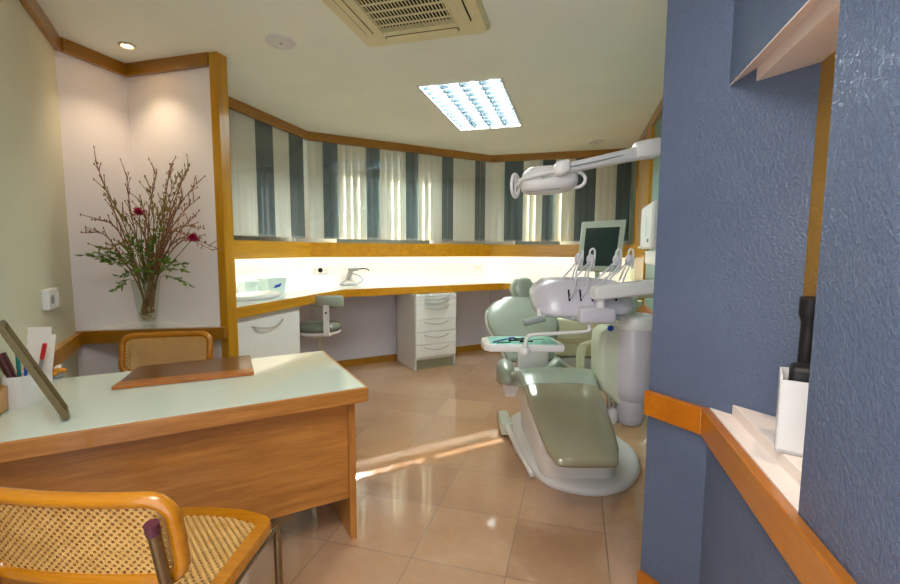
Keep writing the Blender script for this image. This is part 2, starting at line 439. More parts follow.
# right side of the bay: wooden panel and sill return, then the teal wall
DU = .65
struct('wall_right', mb().prism([(DU, 2.1), (DU, 6.05), (DU+.12, 6.05), (DU+.12, 2.1)], 0, CEIL), M['teal'])
struct('trim_15', mb().box(DU-.03, DU, 2.2, 5.72, 2.41, CEIL), M['dwood_y'])
struct('trim_16', mb().box(DU-.04, DU, 4.45, 5.72, 1.215, 1.37), M['wood_y'])
struct('trim_17', mb().box(DU-.03, DU, 2.1, 4.6, .70, .79), M['rail_y'])
d1 = mb().box(DU-.03, DU, 4.45, 4.62, 1.37, 2.41).box(DU-.03, DU, 5.3, 5.44, 1.37, 2.41).build('trim_18', M['wood_z'], None, FUV); d1['kind'] = 'structure'
mb().box(DU-.015, DU, 4.62, 5.3, 1.37, 2.41).build('panel', M['door'], d1)
struct('trim_19', mb().box(DU-.02, DU, 4.62, 5.2, .0, 1.215), M['wood_z'])
struct('trim_20', mb().box(DU-.014, DU, 5.2, 5.92, .9, 1.215), M['cream'])
struct('baseboard_side', mb().box(DU-.015, DU, 2.1, 4.6, 0, .08), M['dwood_y'])
# blue column, the wall with the niche, its rail and ledge
NB = .60                                       # back of the niche
struct('wall_column', mb().prism([(.277, 1.748), (NB, 1.425), (.95, 1.425), (.95, 2.1), (.65, 2.151)], 0, CEIL), M['blue'])
struct('wall_niche_lower', mb().prism([(.436, 1.589), (.436, -.4), (.9, -.4), (.9, 1.425), (NB, 1.425)], 0, .785), M['blue'])
struct('wall_niche_header', mb().hexa([(.436, 1.589, 1.804), (.436, .985, 1.804), (.50, .985, 1.835), (.50, 1.525, 1.835),
                                      (.436, 1.589, CEIL), (.436, .985, CEIL), (.50, .985, CEIL), (.50, 1.525, CEIL)]), M['blue'])
struct('wall_niche_header_inner', mb().prism([(.50, 1.525), (.50, .985), (NB+.1, .985), (NB+.1, 1.31)], 1.85, CEIL), M['blue'])
struct('wall_niche_pillar', mb().box(.436, .9, -.4, .985, .785, CEIL), M['blue'])
struct('wall_niche_back', mb().box(NB, .9, .985, 1.425, .785, CEIL), M['ochre'])
struct('trim_21', mb().prism([(.436, 1.589), (.436, .985), (.485, .985), (.485, 1.54)], .785, .792), M['niche'])
struct('trim_22', mb().prism([(.485, 1.54), (.485, .985), (NB, .985), (NB, 1.425)], .785, .825, .003), M['niche'])
struct('trim_23', mb().prism([(.49, 1.535), (.49, .985), (NB, .985), (NB, 1.425)], 1.79, 1.85), M['niche'])
struct('trim_29', mb().hexa([(.437, 1.588, 1.8), (.437, .986, 1.8), (.49, .9851, 1.828), (.49, 1.535, 1.828),
                            (.437, 1.588, 1.804), (.437, .986, 1.804), (.49, .9851, 1.832), (.49, 1.535, 1.832)]), M['niche'])
r2 = .03/sqrt(2)
struct('trim_24', mb().prism([(.277-.02, 1.748-.02), (.436-.026, 1.589-.0126), (.436, 1.589), (.277, 1.748)], .70, .79, .004), M['rail_d'])
struct('trim_25', mb().prism([(.436-.026, 1.589-.0126), (.41, -.4), (.436, -.4), (.436, 1.589)], .70, .79, .004), M['rail_y'])
struct('baseboard_column', mb().prism([(.277-.012, 1.748-.012), (.424, 1.584), (.436, 1.589), (.277, 1.748)], 0, .08), M['rail_d'])
struct('baseboard_niche', mb().prism([(.424, 1.584), (.424, -.4), (.436, -.4), (.436, 1.589)], 0, .08), M['rail_y'])

# glass panes in front of the blinds: one per segment of the bay
for i, nm in enumerate(('window_3', 'window_4')):
    p, q = chain(.012), chain(.017)
    struct(nm, mb().prism([p[i], p[i+1], q[i+1], q[i]], 1.37, 2.41), M['pane'])

# buildings seen through the blinds
def facade(nm, label, x0, x1, y0, y1, z1):
    t = thing(nm, label, 'building', (FUV @ Vector((x0, y0, -3)))[:], A)
    MB(FUV).box(x0, x1, y0, y1, -3, z1).build('wall', M['facade'], t)
    m = MB(FUV)
    k = x0+.5
    while k < x1-1:
        for z in (-1.5, 1.0, 3.5):
            if z+1.2 < z1: MB(FUV).box(k, k+.9, y0-.03, y0, z, z+1.2).build('window', M['dark'], t)
        k += 1.9
facade('apartment_block', 'grey building faintly visible outside through the dark blind slats', -15, -8.2, 14, 18, 3.6)

# ------------------------------------------------------------------ blinds
def blind(label, pts, s_dark, tilt, s0=0):
    """pts: two ends (u,v) of the blind; s_dark: ranges along it that hold dark slats"""
    P, Q = Vector(pts[0]), Vector(pts[1]); d = (Q-P).normalized(); L = (Q-P).length
    ang = A+atan2(d.y, d.x); loc = uvw(P.x, P.y, 1.41)
    t = thing('vertical_blind', label, 'blind', loc, ang, 'striped vertical blinds above the counter')
    fr = frame(loc, ang)
    MB(fr).box(0, L, -.018, .018, 1.05, 1.078).build('headrail', M['plastic'], t)
    n = int(L/.079)
    for i in range(n):
        s = .04+i*.079
        dk = any(a-.005 < s+s0 < b-.005 for a, b in s_dark)
        f2 = fr @ Matrix.Translation((s, 0, 0)) @ Matrix.Rotation(radians(tilt), 4, 'Z')
        m = MB(f2); k = 5; pr = []
        for j in range(k+1):
            x = -.0445+.089*j/k; pr.append((x, -.004*(1-(2*j/k-1)**2)))
        m.prism(pr+[(x, y+.0008) for x, y in pr[::-1]], 0, 1.05)
        sl = m.build('slat', M['dslat' if dk else 'lslat'], t, label='dark grey slat' if dk else None)
        if dk:
            MB(f2).box(-.035, .035, -.006, .004, .0, .022).build('bottom_weight', M['grey'], sl)
BD = .052
a_, b_, c_ = off(BD)
pA0, pAB, pBC, pCE = (a_, 2.5), (a_, a_-b_), (c_+b_, c_), (.62, c_)
blind('striped vertical blind beside the wooden post, leftmost stretch', (pA0, (pAB[0], pAB[1]-.02)), [(3.36, 3.6), (3.88, 4.08)], -10, 2.5)
sB0 = (pAB[0]+pAB[1])/sqrt(2)
blind('striped vertical blind along the long middle stretch with the sky behind', ((pAB[0]+.015, pAB[1]+.015), (pBC[0]-.015, pBC[1]-.015)),
      [(1.198+.475*k-.02, 1.198+.475*k+.145) for k in range(0, 5)], 12, sB0)
blind('striped vertical blind with slats turned open, behind the operating lamp', ((pBC[0]+.02, pBC[1]), pCE), [(-.88, -.71), (-.42, -.28), (0, .17), (.43, .62)], 24, pBC[0])

# ------------------------------------------------------------------ worktop and the things on and under it
def wt(u): return u
front = [(-2.23, 2.455), (-2.23, 3.97), (-.84, 5.36), (.64, 5.36)]
bk = chain(BK, 2.455, .64)
ct = thing('worktop', 'long white worktop with honey wood edge below the windows', 'worktop', uvw(-1.9, 4.6, .85), A)
mb().prism(front + bk[::-1], .872, .9).build('top', M['top'], ct)
fo = [(-2.205, 2.455), (-2.205, 3.96), (-.83, 5.335), (.64, 5.335)]
for i, m_ in enumerate((M['wood_y'], M['wood_d'], M['wood_x'])):
    mb().prism([front[i], front[i+1], fo[i+1], fo[i]], .825, .902, .003).build('front_edge', m_, ct)

def bow_handle(fr, w, drop, mat, parent):
    pts = [fr @ Vector((-w/2+w*k/14, -.028*sin(pi*k/14)**.6 if 0 < k < 14 else 0, -drop*sin(pi*k/14))) for k in range(15)]
    return MB().tube(pts, .0055, 8).build('handle', mat, parent, smooth=40)

# sink cabinet (front faces the room at u = -2.24)
cab = thing('base_cabinet', 'white base cabinet with one curved handle under the sink worktop', 'cabinet', uvw(-2.5, 2.86, 0), A)
mb().box(-2.64, -2.26, 2.46, 3.27, 0, .822).build('body', M['white'], cab)
dfr = FUV @ frame((-2.24, 2.865, .74), pi/2)
dr = mb().box(-2.258, -2.238, 2.47, 3.265, .06, .785, .002).build('door', M['white'], cab)
bow_handle(dfr, .36, .035, M['chrome'], dr)
mb().box(-2.258, -2.238, 2.46, 3.268, .788, .822).build('top_rail', M['white'], cab)

# drawer unit at 45 degrees
dfrm = FUV @ frame((-1.45, 4.61, 0), radians(45))       # x along front, y into the room's wall
dl = (FUV @ Vector((-1.45, 4.61, 0)))
du = thing('drawer_unit', 'tall narrow white drawer unit with curved handles under the worktop', 'cabinet', dl, A+radians(45))
m = MB(dfrm); wd = .25
m.box(-wd, -wd+.018, .0, .5, 0, .80).box(wd-.018, wd, .0, .5, 0, .80).box(-wd, wd, .48, .5, 0, .8).box(-wd+.018, wd-.018, .03, .48, .1, .8)
m.build('body', M['white'], du)
MB(dfrm).box(-wd-.004, wd+.004, -.02, .5, .80, .82, .002).build('top', M['white'], du)
MB(dfrm).box(-wd+.018, wd-.018, .04, .06, 0, .135).build('plinth', M['kick'], du)
for z0, z1, hz in ((.762, .797, .79), (.705, .758, .745), (.553, .701, .685), (.418, .549, .525), (.278, .414, .38), (.138, .274, .245)):
    dw = MB(dfrm).box(-wd+.004, wd-.004, -.018, 0, z0, z1, .002).build('drawer', M['white'], du)
    bow_handle(dfrm @ Matrix.Translation((0, -.018, hz)), .30, .03, M['chrome'], dw)

# sink basin on the worktop
bc = uvw(-2.52, 3.06, .9)
sk = thing('sink_basin', 'white oval wash basin set in the worktop by the wooden post', 'sink', bc, A)
pr = [(.02, .006), (.11, .010), (.15, .022), (.175, .034), (.19, .036), (.198, .028), (.19, .004), (.18, .001), (.0, .001)]
m = MB(FUV @ Matrix.Translation((-2.52, 3.06, .9)) @ Matrix.Diagonal((.85, 1.35, 1, 1))); m.lathe(pr, n=36); m.build('bowl', M['white'], sk, smooth=60)
m = MB(); m.lathe([(.018, .008), (.018, .0115), (.001, .0115)], bc, 16); m.build('drain', M['chrome'], sk, smooth=40)
# tubs
def tub(label, c, L, W_, h, ang, logo):
    t = thing('plastic_tub', label, 'tub', uvw(c[0], c[1], .9), A+ang, 'frosted plastic tubs on the worktop')
    fr = FUV @ frame((c[0], c[1], .9), ang); m = MB(fr)
    R = lambda w, l, z: [(x, y, z) for x, y in rrect(w, l, .02)]
    m.loft([R(L*.88, W_*.88, 0), R(L, W_, h), R(L*1.07, W_*1.07, h), R(L*1.07, W_*1.07, h+.008), R(L*.97, W_*.97, h+.008), R(L*.86, W_*.86, .006)])
    m.build('body', M['tub'], t, smooth=40)
    if logo:
        m = MB(fr @ Matrix.Translation((0, -W_/2*.945-.002, h*.5)))
        m.ball((0, 0, 0), .026, 1.3, .12, .5, 14, 8); m.ball((.03, 0, .014), .012, 1.5, .25, .6, 10, 6); m.ball((-.03, 0, -.012), .012, 1.6, .25, .5, 10, 6)
        m.build('blue_logo', M['bluep'], t, smooth=60, label='blue printed mark')
tub('frosted tub with a blue mark, standing beside the basin', (-2.70, 3.53), .23, .15, .125, radians(78), True)
tub('low frosted tub half hidden behind the wooden post', (-2.76, 3.29), .16, .1, .11, radians(80), False)
# polymerising lamp on its base
cp = uvw(-2.44, 4.50, .9)
cl = thing('curing_lamp', 'small white pistol-shaped curing lamp on a round charging base', 'lamp', cp, A)
c = MB(); c.lathe([(.0, 0), (.095, 0), (.1, .012), (.085, .035), (.05, .055), (.035, .06), (0, .062)], cp, 24); c.build('charging_base', M['silver'], cl, smooth=50)
b0 = cp+Vector((-.01, 0, .05)); m = MB()
m.tube([b0, b0+Vector((.02, 0, .06)), b0+Vector((.05, 0, .13))], [.022, .026, .024], 12); m.build('grip', M['silver'], cl, smooth=60)
h0 = b0+Vector((.03, 0, .125)); m = MB(); m.tube([h0+Vector((-.02, 0, 0)), h0+Vector((.06, 0, .01)), h0+Vector((.10, 0, .008))], [.026, .028, .016], 12); m.build('head', M['silver'], cl, smooth=60)
m = MB(); m.tube(spline([h0+Vector((.09, 0, .008)), h0+Vector((.17, 0, .01)), h0+Vector((.20, 0, 0)), h0+Vector((.21, 0, -.015))], 4), .007, 8); m.build('light_guide', M['dark'], cl, smooth=60)
m = MB(); m.tube(spline([cp+Vector((.09, .02, .012)), cp+Vector((.15, .05, .05)), cp+Vector((.11, .06, .1)), cp+Vector((.02, .06, .13))], 6), .004, 6); m.build('cord', M['dark'], cl, smooth=60)
# wall sockets
def socket(label, c, ang, n, w, h, dark=()):
    t = thing('wall_socket', label, 'socket', uvw(*c), A+ang)
    fr = FUV @ frame(c, ang)
    MB(fr).box(-w/2, w/2, -.012, 0, -h/2, h/2, .004).build('plate', M['plastic'], t)
    for k in range(n):
        x = (k-(n-1)/2)*w/n
        s = MB(fr).lathe([(.026 if h > .07 else .02, 0), (.026 if h > .07 else .02, .006), (.018, .0065), (.016, .002), (.001, .002)], (x, -.012, 0), 16, (0, -1, 0)).build('outlet', M['dark' if k in dark else 'plastic'], t, smooth=40)
        MB(fr).cyl((x-.008, -.0145, 0), (x-.008, -.0185, 0), .003, 6).cyl((x+.008, -.0145, 0), (x+.008, -.0185, 0), .003, 6).build('pin_holes', M['dgrille'], s)
bsk = off(BK)[1]
socket('triple white wall socket on the lit splashback behind the curing lamp', ((-7.05+7.05+bsk)/2*0+(bsk+1.644*1)/2, (1.644-bsk)/2, 1.07), pi/4, 3, .18, .075, (1,))
socket('double white socket on the lit splashback near the far corner', ((bsk+4.56)/2, (4.56-bsk)/2, 1.075), pi/4, 2, .11, .075)
lt = lw(.53)
t = thing('wall_socket', 'white double socket with switch on the left wall above the desk', 'socket', uvw(lt[0], lt[1], 1.05), A-pi/4)
fr = FUV @ frame((lt[0], lt[1], 1.05), pi*3/4-pi)
m = MB(fr).box(-.085, .085, .0, .03, -.05, .05, .005); m.build('plate', M['plastic'], t)
MB(fr).box(-.06, -.015, .03, .036, -.032, .032, .004).build('rocker_switch', M['plastic'], t)
MB(fr).lathe([(.022, 0), (.022, .004), (.001, .004)], (.04, .03, 0), 16, (0, 1, 0)).build('outlet', M['grey'], t, smooth=40)

# stool
sx, sy = -1.18, 3.98
st = thing('operator_stool', 'round sage green stool with small backrest in front of the worktop', 'stool', (sx, sy, 0), 0)
MB().lathe([(0, .565), (.15, .565), (.185, .575), (.2, .6), (.195, .625), (.17, .64), (0, .648)], (sx, sy, 0), 32).build('seat', M['svinyl'], st, smooth=60)
MB().lathe([(0, .535), (.16, .535), (.19, .555), (.19, .575), (0, .575)], (sx, sy, 0), 32).build('seat_pan', M['plastic'], st, smooth=40)
MB().cyl((sx, sy, .1), (sx, sy, .54), .022).cyl((sx, sy, .08), (sx, sy, .3), .03).build('column', M['chrome'], st, smooth=40)
m = MB()
bx, by = sx+.115, sy-.175
m.box(bx-.024, bx+.024, by-.012, by+.012, .555, .82, .004); m.box(bx-.024, bx+.024, by, by+.12, .545, .565, .004)
sp_ = m.build('back_post', M['plastic'], st)
MB().cyl((bx+.002, by-.013, .755), (bx+.002, by-.018, .755), .009, 12).build('knob', M['dark'], sp_, smooth=40)
stt = []
for k in range(9):
    th = radians(-78+19.5*k)
    stt.append(((bx+.015+.115*sin(th)*.95, by+.045-.05*cos(th)+.02, .85), (0, 0, 1), (sin(th)*.6, -cos(th), 0), .052, .02))
MB().cushion(stt, 20, 2.6).build('backrest', M['vinyl'], st, smooth=180)
m = MB()
for k in range(5):
    th = 2*pi*k/5+1.17
    lg = MB().tube([(sx, sy, .105), (sx+.14*cos(th), sy+.14*sin(th), .095), (sx+.26*cos(th), sy+.26*sin(th), .075)], [.026, .02, .014], 8).build('base_leg', M['chrome'], st, smooth=60)
    cx, cy = sx+.26*cos(th), sy+.26*sin(th)
    MB().lathe([(.028, -.012), (.03, 0), (.028, .012)], (cx, cy, .031), 14, (-sin(th), cos(th), 0)).cyl((cx, cy, .03), (cx, cy, .08), .008).build('castor', M['dark'], lg, smooth=40)

# ------------------------------------------------------------------ ceiling fittings
lfr = frame((LC.x, LC.y, CEIL+.05), A)
lf = thing('ceiling_light', 'square-celled louvred fluorescent ceiling light, four rows of bright cells', 'ceiling light', (LC.x, LC.y, CEIL+.05), A)
m = MB(lfr); e = .018
for a in ((-LW/2, LW/2, -LL/2, -LL/2+e), (-LW/2, LW/2, LL/2-e, LL/2), (-LW/2, -LW/2+e, -LL/2, LL/2), (LW/2-e, LW/2, -LL/2, LL/2)):
    m.box(*a, -.055, 0)
m.build('frame', M['louvre'], lf)
MB(lfr).box(-LW/2+e, LW/2-e, -LL/2+e, LL/2-e, -.004, 0).build('reflector', M['louvre'], lf)
cw = (LW-2*e)/4
for k in range(4):
    x = -LW/2+e+cw*(k+.5)
    MB(lfr).cyl((x, -LL/2+.03, -.022), (x, LL/2-.03, -.022), .013, 10).build('fluorescent_tube', M['tube'], lf, smooth=60)
m = MB(lfr)
for k in range(1, 4):
    x = -LW/2+e+cw*k
    m.hexa([(x-.004, -LL/2+e, -.052), (x+.004, -LL/2+e, -.052), (x+.004, LL/2-e, -.052), (x-.004, LL/2-e, -.052),
            (x-.016, -LL/2+e, -.012), (x+.016, -LL/2+e, -.012), (x+.016, LL/2-e, -.012), (x-.016, LL/2-e, -.012)])
m.build('divider', M['blade'], lf)
m = MB(lfr)
for k in range(1, 12):
    y = -LL/2+LL*k/12; m.box(-LW/2+e, LW/2-e, y-.0045, y+.0045, -.052, -.026)
m.build('louvre_blades', M['blade'], lf)

AC = Vector((-.2191*1.06, 2.1472*1.06)); AW = .726
afr = frame((AC.x, AC.y, CEIL), A)
ac = thing('air_conditioner', 'cream square air conditioner cassette in the ceiling', 'air conditioner', (AC.x, AC.y, CEIL), A)
gi = .20   # half size of the grille
m = MB(afr)
ring = lambda w, z, r: [(x, y, z) for x, y in rrect(w, w, r)]
m.loft([ring(AW, 0, .03), ring(AW, -.012, .03), ring(AW-.03, -.03, .03), ring(2*gi+.02, -.03, .01), ring(2*gi+.02, -.005, .01)], cap=False)
m.build('panel', M['acc'], ac, smooth=30)
MB(afr).box(-gi-.008, gi+.008, -gi-.008, gi+.008, -.006, -.001).build('filter_void', M['dgrille'], ac)
m = MB(afr)
for k in range(22):
    x = -gi+2*gi*(k+.5)/22; m.box(x-.0028, x+.0028, -gi-.006, gi+.006, -.033, -.029)
for k in range(1, 6):
    y = -gi+2*gi*k/6; m.box(-gi-.006, gi+.006, y-.004, y+.004, -.034, -.028)
for a in ((-gi-.01, gi+.01, -gi-.012, -gi), (-gi-.01, gi+.01, gi, gi+.012), (-gi-.012, -gi, -gi-.01, gi+.01), (gi, gi+.012, -gi-.01, gi+.01)):
    m.box(*a, -.034, -.012)
m.build('grille', M['acc'], ac)
for k in range(4):
    f2 = afr @ Matrix.Rotation(pi/2*k, 4, 'Z')
    pl = [(x, y+.272) for x, y in rrect(.42, .042, .018)]
    pv = MB(f2).prism(pl, -.0325, -.029).build('air_outlet', M['dgrille'], ac)
    pl = [(x, y+.270) for x, y in rrect(.41, .034, .015)]
    MB(f2).prism(pl, -.036, -.031).build('flap', M['acc'], pv)
MB(afr).box(.225, .235, -.12, -.06, -.0325, -.03).build('maker_badge', M['grey'], ac)

def downlight(label, uv, r, bulb, power):
    p = uvw(uv[0], uv[1], CEIL)
    t = thing('downlight' if bulb else 'ceiling_speaker', label, 'downlight' if bulb else 'speaker', p, 0)
    if bulb:
        MB().lathe([(r, 0), (r, -.008), (r*.8, -.012), (r*.72, -.006), (r*.6, -.001)], p, 24, cap=False).build('rim', M['chrome'], t, smooth=50)
        MB().lathe([(r*.62, -.003), (r*.5, -.008), (0.001, -.011)], p, 20).build('bulb', M['halogen'], t, smooth=60)
        l = bpy.data.lights.new('halogen_spot', 'SPOT'); l.energy = power; l.color = (1, .74, .5); l.spot_size = radians(105); l.spot_blend = .7; l.shadow_soft_size = .03
        o = bpy.data.objects.new('halogen_spot', l); COL.objects.link(o); o.location = p+Vector((0, 0, -.02))
    else:
        MB().lathe([(r, 0), (r, -.008), (r*.9, -.014), (r*.72, -.016), (r*.70, -.012), (0.001, -.013)], p, 28).build('cover', M['plastic'], t, smooth=40)
        MB().lathe([(.006, -.013), (.006, -.018), (.001, -.018)], p, 12).build('centre_screw', M['grey'], t, smooth=40)
downlight('lit halogen downlight in the ceiling above the flower alcove', (-2.585, 2.141), .045, True, 8)
downlight('round white ceiling cover between alcove and air conditioner', (-1.672, 2.334), .085, False, 0)
downlight('small round white ceiling cover far back above the operating lamp', (.18, 5.27), .09, False, 0)

# ------------------------------------------------------------------ alcove: corner shelf, vase, branches
cs = thing('corner_shelf', 'triangular white corner shelf with wood edge in the alcove', 'shelf', uvw(-2.6, 2.2, .7), A)
mb().prism([(-2.878, 1.985), (-2.2, 2.335), (-2.2, 2.368), (-2.878, 2.368)], .775, .80).build('board', M['top'], cs)
mb().prism([(-2.878, 1.935), (-2.14, 2.315), (-2.14, 2.344), (-2.19, 2.344), (-2.878, 1.99)], .722, .801, .003).build('front_edge', M['dwood_x'], cs)
vp = uvw(-2.62, 2.20, .801)
vs = thing('glass_vase', 'tapered clear glass vase on the white corner shelf', 'vase', vp, 0)
MB().lathe([(.001, 0), (.036, 0), (.038, .02), (.046, .03), (.056, .10), (.080, .30), (.0815, .30), (.078, .302), (.053, .10), (.042, .04), (.001, .035)], vp, 28, cap=False).build('body', M['vase'], vs, smooth=60)
m = MB()
for k in range(70):
    r = .036*sqrt(random.random()); th = random.random()*2*pi; z = .05+.075*random.random()
    m.ball(vp+Vector((r*cos(th), r*sin(th), z)), random.uniform(.008, .013), 1, random.uniform(.7, 1), random.uniform(.6, .9), 7, 5)
o = m.build('pebbles', M['pebble'], None, smooth=60, M=frame(vp, 0)); tag(o, 'pale pebbles in the bottom of the glass vase', 'pebbles'); o['kind'] = 'stuff'

bq = thing('branch_bouquet', 'tall bouquet of dry budding branches and green sprigs in the glass vase', 'bouquet', vp+Vector((0, 0, .08)), 0)
tips = [(95,160,2.6,0),(126,172,2.66,0),(104,187,2.55,1),(99,219,2.5,0),(88,233,2.5,0),(140,196,2.5,1),(150,186,2.62,1),(157,172,2.68,0),
        (171,163,2.66,0),(190,163,2.66,1),(199,181,2.62,0),(186,172,2.6,0),(196,215,2.55,0),(204,228,2.52,0),(219,249,2.5,0),(214,251,2.58,0),
        (177,176,2.5,1),(116,208,2.45,1),(133,215,2.6,0),(182,200,2.5,0),(165,196,2.55,1),(146,214,2.45,0),(108,250,2.45,1),(188,236,2.42,0),(160,212,2.66,1),(200,196,2.68,0)]
def leaf(leaves, p, d, L, w):
    d = Vector(d).normalized(); s_ = d.cross(Vector((random.uniform(-1,1), random.uniform(-1,1), random.uniform(.2,1)))).normalized(); n_ = d.cross(s_)*.08*L
    a = leaves._v(p); b = leaves._v(p+d*L*.45+s_*w+n_); c = leaves._v(p+d*L-n_); e_ = leaves._v(p+d*L*.45-s_*w+n_); f_ = leaves._v(p+d*L*.45-n_*.6)
    for q in ((a, b, f_), (b, c, f_), (c, e_, f_), (e_, a, f_)): leaves.bm.faces.new(q)
for x, y, Y, kind in tips:
    tip = at(x, y, Y); a = random.random()*6.28
    base = vp+Vector((.034*cos(a), .034*sin(a), .09))
    h = tip-base
    mouth = vp+Vector((max(-.066, min(.066, h.x*.22)), max(-.05, min(.05, h.y*.12+.03*sin(a))), .29))
    mid = mouth.lerp(tip, .5)+Vector((random.uniform(-.03, .03), random.uniform(-.02, .02), .05+.06*abs(h.x)))
    if y > 215: mid.z += .07
    pts = spline([base, mouth, mid, tip], 7)
    m = MB(); m.tube(pts, [.0056*(1-.7*k/(len(pts)-1)) for k in range(len(pts))], 6)
    for k in range(8, len(pts)-1):
        p = pts[k]; d = (pts[k+1]-p).normalized()
        for q in range(2):
            if random.random() < .85:
                sd = (d+Vector((random.uniform(-1,1), random.uniform(-.6,.4), random.uniform(-.2,1)))*.7).normalized()
                L = random.choice([.012, .02, .045, .07, .1])*(1.1 if kind else 1)
                p2 = p+sd*L
                if L > .03: m.tube([p, p.lerp(p2, .5)+d*.006, p2], [.0026, .0022, .0016], 5)
                m.ball(p2, .0036, 1, 1, 2.2, 6, 4)
        if kind and random.random() < .55: leaf(m, p, d+Vector((random.uniform(-1,1), random.uniform(-1,.5), random.uniform(-.3,.8))), random.uniform(.03, .06), .008)
    m.build('branch', M['branch2' if kind else 'branch'], bq, smooth=60)
for x, y, Y in ((86,255,2.48),(97,252,2.5),(120,258,2.5),(108,262,2.45),(128,250,2.5),(175,262,2.5),(182,270,2.48),(187,282,2.45),(167,257,2.55),(120,276,2.5),(114,290,2.48),(150,262,2.5),(160,228,2.55),(135,268,2.5),(185,264,2.5),(105,248,2.5),(140,240,2.5),(152,248,2.5),(145,270,2.55),(130,236,2.55)):
    leaves = MB(); p = at(x, y, Y); b0 = p.lerp(vp+Vector((0, -.02, .38)), .45)
    leaves.tube([vp+Vector((0, 0, .28)), b0, p], [.002, .0018, .001], 5)
    for k in range(13):
        q = b0.lerp(p, k/12); leaf(leaves, q, (p-b0).normalized()*.9+Vector((random.uniform(-1,1), random.uniform(-.6,.6), random.uniform(-.8,.5)))*.7, random.uniform(.035, .065), random.uniform(.006, .011))
    leaves.build('green_sprig', M['leaf'], bq)
for x, y, Y, lb in ((139, 212, 2.5, 'magenta flower in the middle of the branch bouquet'), (193, 238, 2.48, 'magenta flower at the right side of the branch bouquet')):
    p = at(x, y, Y)
    t = thing('red_flower', lb, 'flower', p, 0)
    MB().tube(spline([vp+Vector((.01, -.01, .12)), vp+Vector((.01, -.03, .31)), (vp+p)/2+Vector((.0, 0, .12)), p], 6), .0026, 6).build('stem', M['leaf'], t, smooth=60)
    m = MB()
    for k in range(44):
        th = k*2.4; ph = radians(15+95*(k/34)); d = Vector((cos(th)*sin(ph), sin(th)*sin(ph), cos(ph)*.9))
        L = random.uniform(.024, .038); s_ = d.orthogonal().normalized()*.007
        v = [m._v(p), m._v(p+d*L*.55+s_), m._v(p+d*L), m._v(p+d*L*.55-s_)]; m.bm.faces.new(v)
    m.build('petals', M['petal'], t)

# ------------------------------------------------------------------ desk
DZ = .705
dk0 = uvw(-.845, 1.72, 0)                      # near right corner of the top
dang = A+pi/4
dfr = frame(dk0, dang)                         # x along the desk to the right, y away from the chair
DL, DD = 1.255, .80
dk = thing('desk', 'oak desk with white glass top joined to the left wall', 'desk', dk0, dang)
MB(dfr).box(-DL, 0, 0, .02, DZ-.062, DZ, .003).box(-DL, 0, DD-.02, DD, DZ-.062, DZ, .003).box(-DL, -.0, .02, DD-.02, DZ-.062, DZ-.006).build('top', M['oak'], dk)
MB(dfr).box(-.02, 0, .001, DD-.001, DZ-.062, DZ+.0005, .003).build('edge_band', M['oak_y'], dk)
MB(dfr).box(-DL, -.012, .012, DD-.012, DZ-.006, DZ+.003, .001).build('glass_top', M['tglass'], dk)
MB(dfr).box(-.075, -.045, .05, DD-.06, 0, DZ-.062, .002).build('side_panel', M['oak_z'], dk)
MB(dfr).box(-DL+.005, -.075, .075, .095, .185, DZ-.062).build('modesty_panel', M['oak'], dk)
MB(dfr).box(-DL+.005, -DL+.035, .05, DD-.06, 0, DZ-.062).build('side_panel', M['oak_z'], dk)

# leather folder on the desk
c4 = [atz(112, 390, DZ+.004), atz(254, 375, DZ+.004), atz(250, 356.5, DZ+.004), atz(139, 368, DZ+.004)]
fc = sum(c4, Vector())/4
fo_ = thing('desk_folder', 'brown leather desk folder lying on the white desk top', 'folder', (fc.x, fc.y, DZ+.004), dang)
def quad(pts, z0, z1):
    return [(p.x, p.y, z0) for p in pts]+[(p.x, p.y, z1) for p in pts]
MB().hexa(quad(c4, DZ+.0045, DZ+.013)).build('cover', M['leather'], fo_)
s4 = [c4[0]+(c4[0]-c4[3])*.005, c4[1]+(c4[1]-c4[2])*.005, c4[1].lerp(c4[2], .2), c4[0].lerp(c4[3], .2)]
MB().hexa(quad(s4, DZ+.005, DZ+.018)).build('spine', M['leather2'], fo_)
g = atz(190, 378.5, DZ+.02); m = MB()
for k in (-1, 0, 1): m.ball(Vector((g.x+.012*k, g.y+.006*k, DZ+.0185)), .006, 1.2, .8, .25, 10, 5)
m.build('gilt_emblem', M['leather2'] if False else plain('gilt', (220, 190, 110), .3, 1), fo_, smooth=60)

# picture frame seen from its edge
pb = atz(67, 421, DZ+.004); ptop = at(0, 327, 1.44)
tag_l = 'olive wood picture frame leaning at the left end of the desk'
pf = thing('picture_frame', tag_l, 'frame', pb, 0)
ax = (ptop-pb); axn = ax.normalized()
bd = (Vector((pb.x, pb.y, 0)).normalized()); bd = (Matrix.Rotation(radians(.5), 3, 'Z') @ bd)
nn = axn.cross(bd).normalized()
bd = (bd - axn*bd.dot(axn)*0).normalized()
def bar(a, b, w, t, mt, nm):
    a, b = Vector(a), Vector(b); d = (b-a).normalized(); s_ = nn; k = d.cross(s_).normalized()
    P = []
    for q in (a, b):
        P += [q-s_*t-k*w, q+s_*t-k*w, q+s_*t+k*w, q-s_*t+k*w]
    MB().hexa(P).build(nm, mt, pf)
WF = .13
hz = Vector((0, 0, .008))
bar(pb+hz, ptop, .007, .009, M['olive'], 'frame_bar')
bar(pb+bd*WF+hz, ptop+bd*WF, .007, .009, M['olive'], 'frame_bar')
bar(pb+hz+axn*.006, pb+bd*WF+hz+axn*.006, .007, .008, M['olive'], 'frame_bar')
bar(ptop, ptop+bd*WF, .007, .008, M['olive'], 'frame_bar')
P = [pb+hz+nn*.001, pb+bd*WF+hz+nn*.001, ptop+bd*WF+nn*.001, ptop+nn*.001]
MB().hexa([p-nn*.002 for p in P]+P).build('glass', M['clear'], pf)

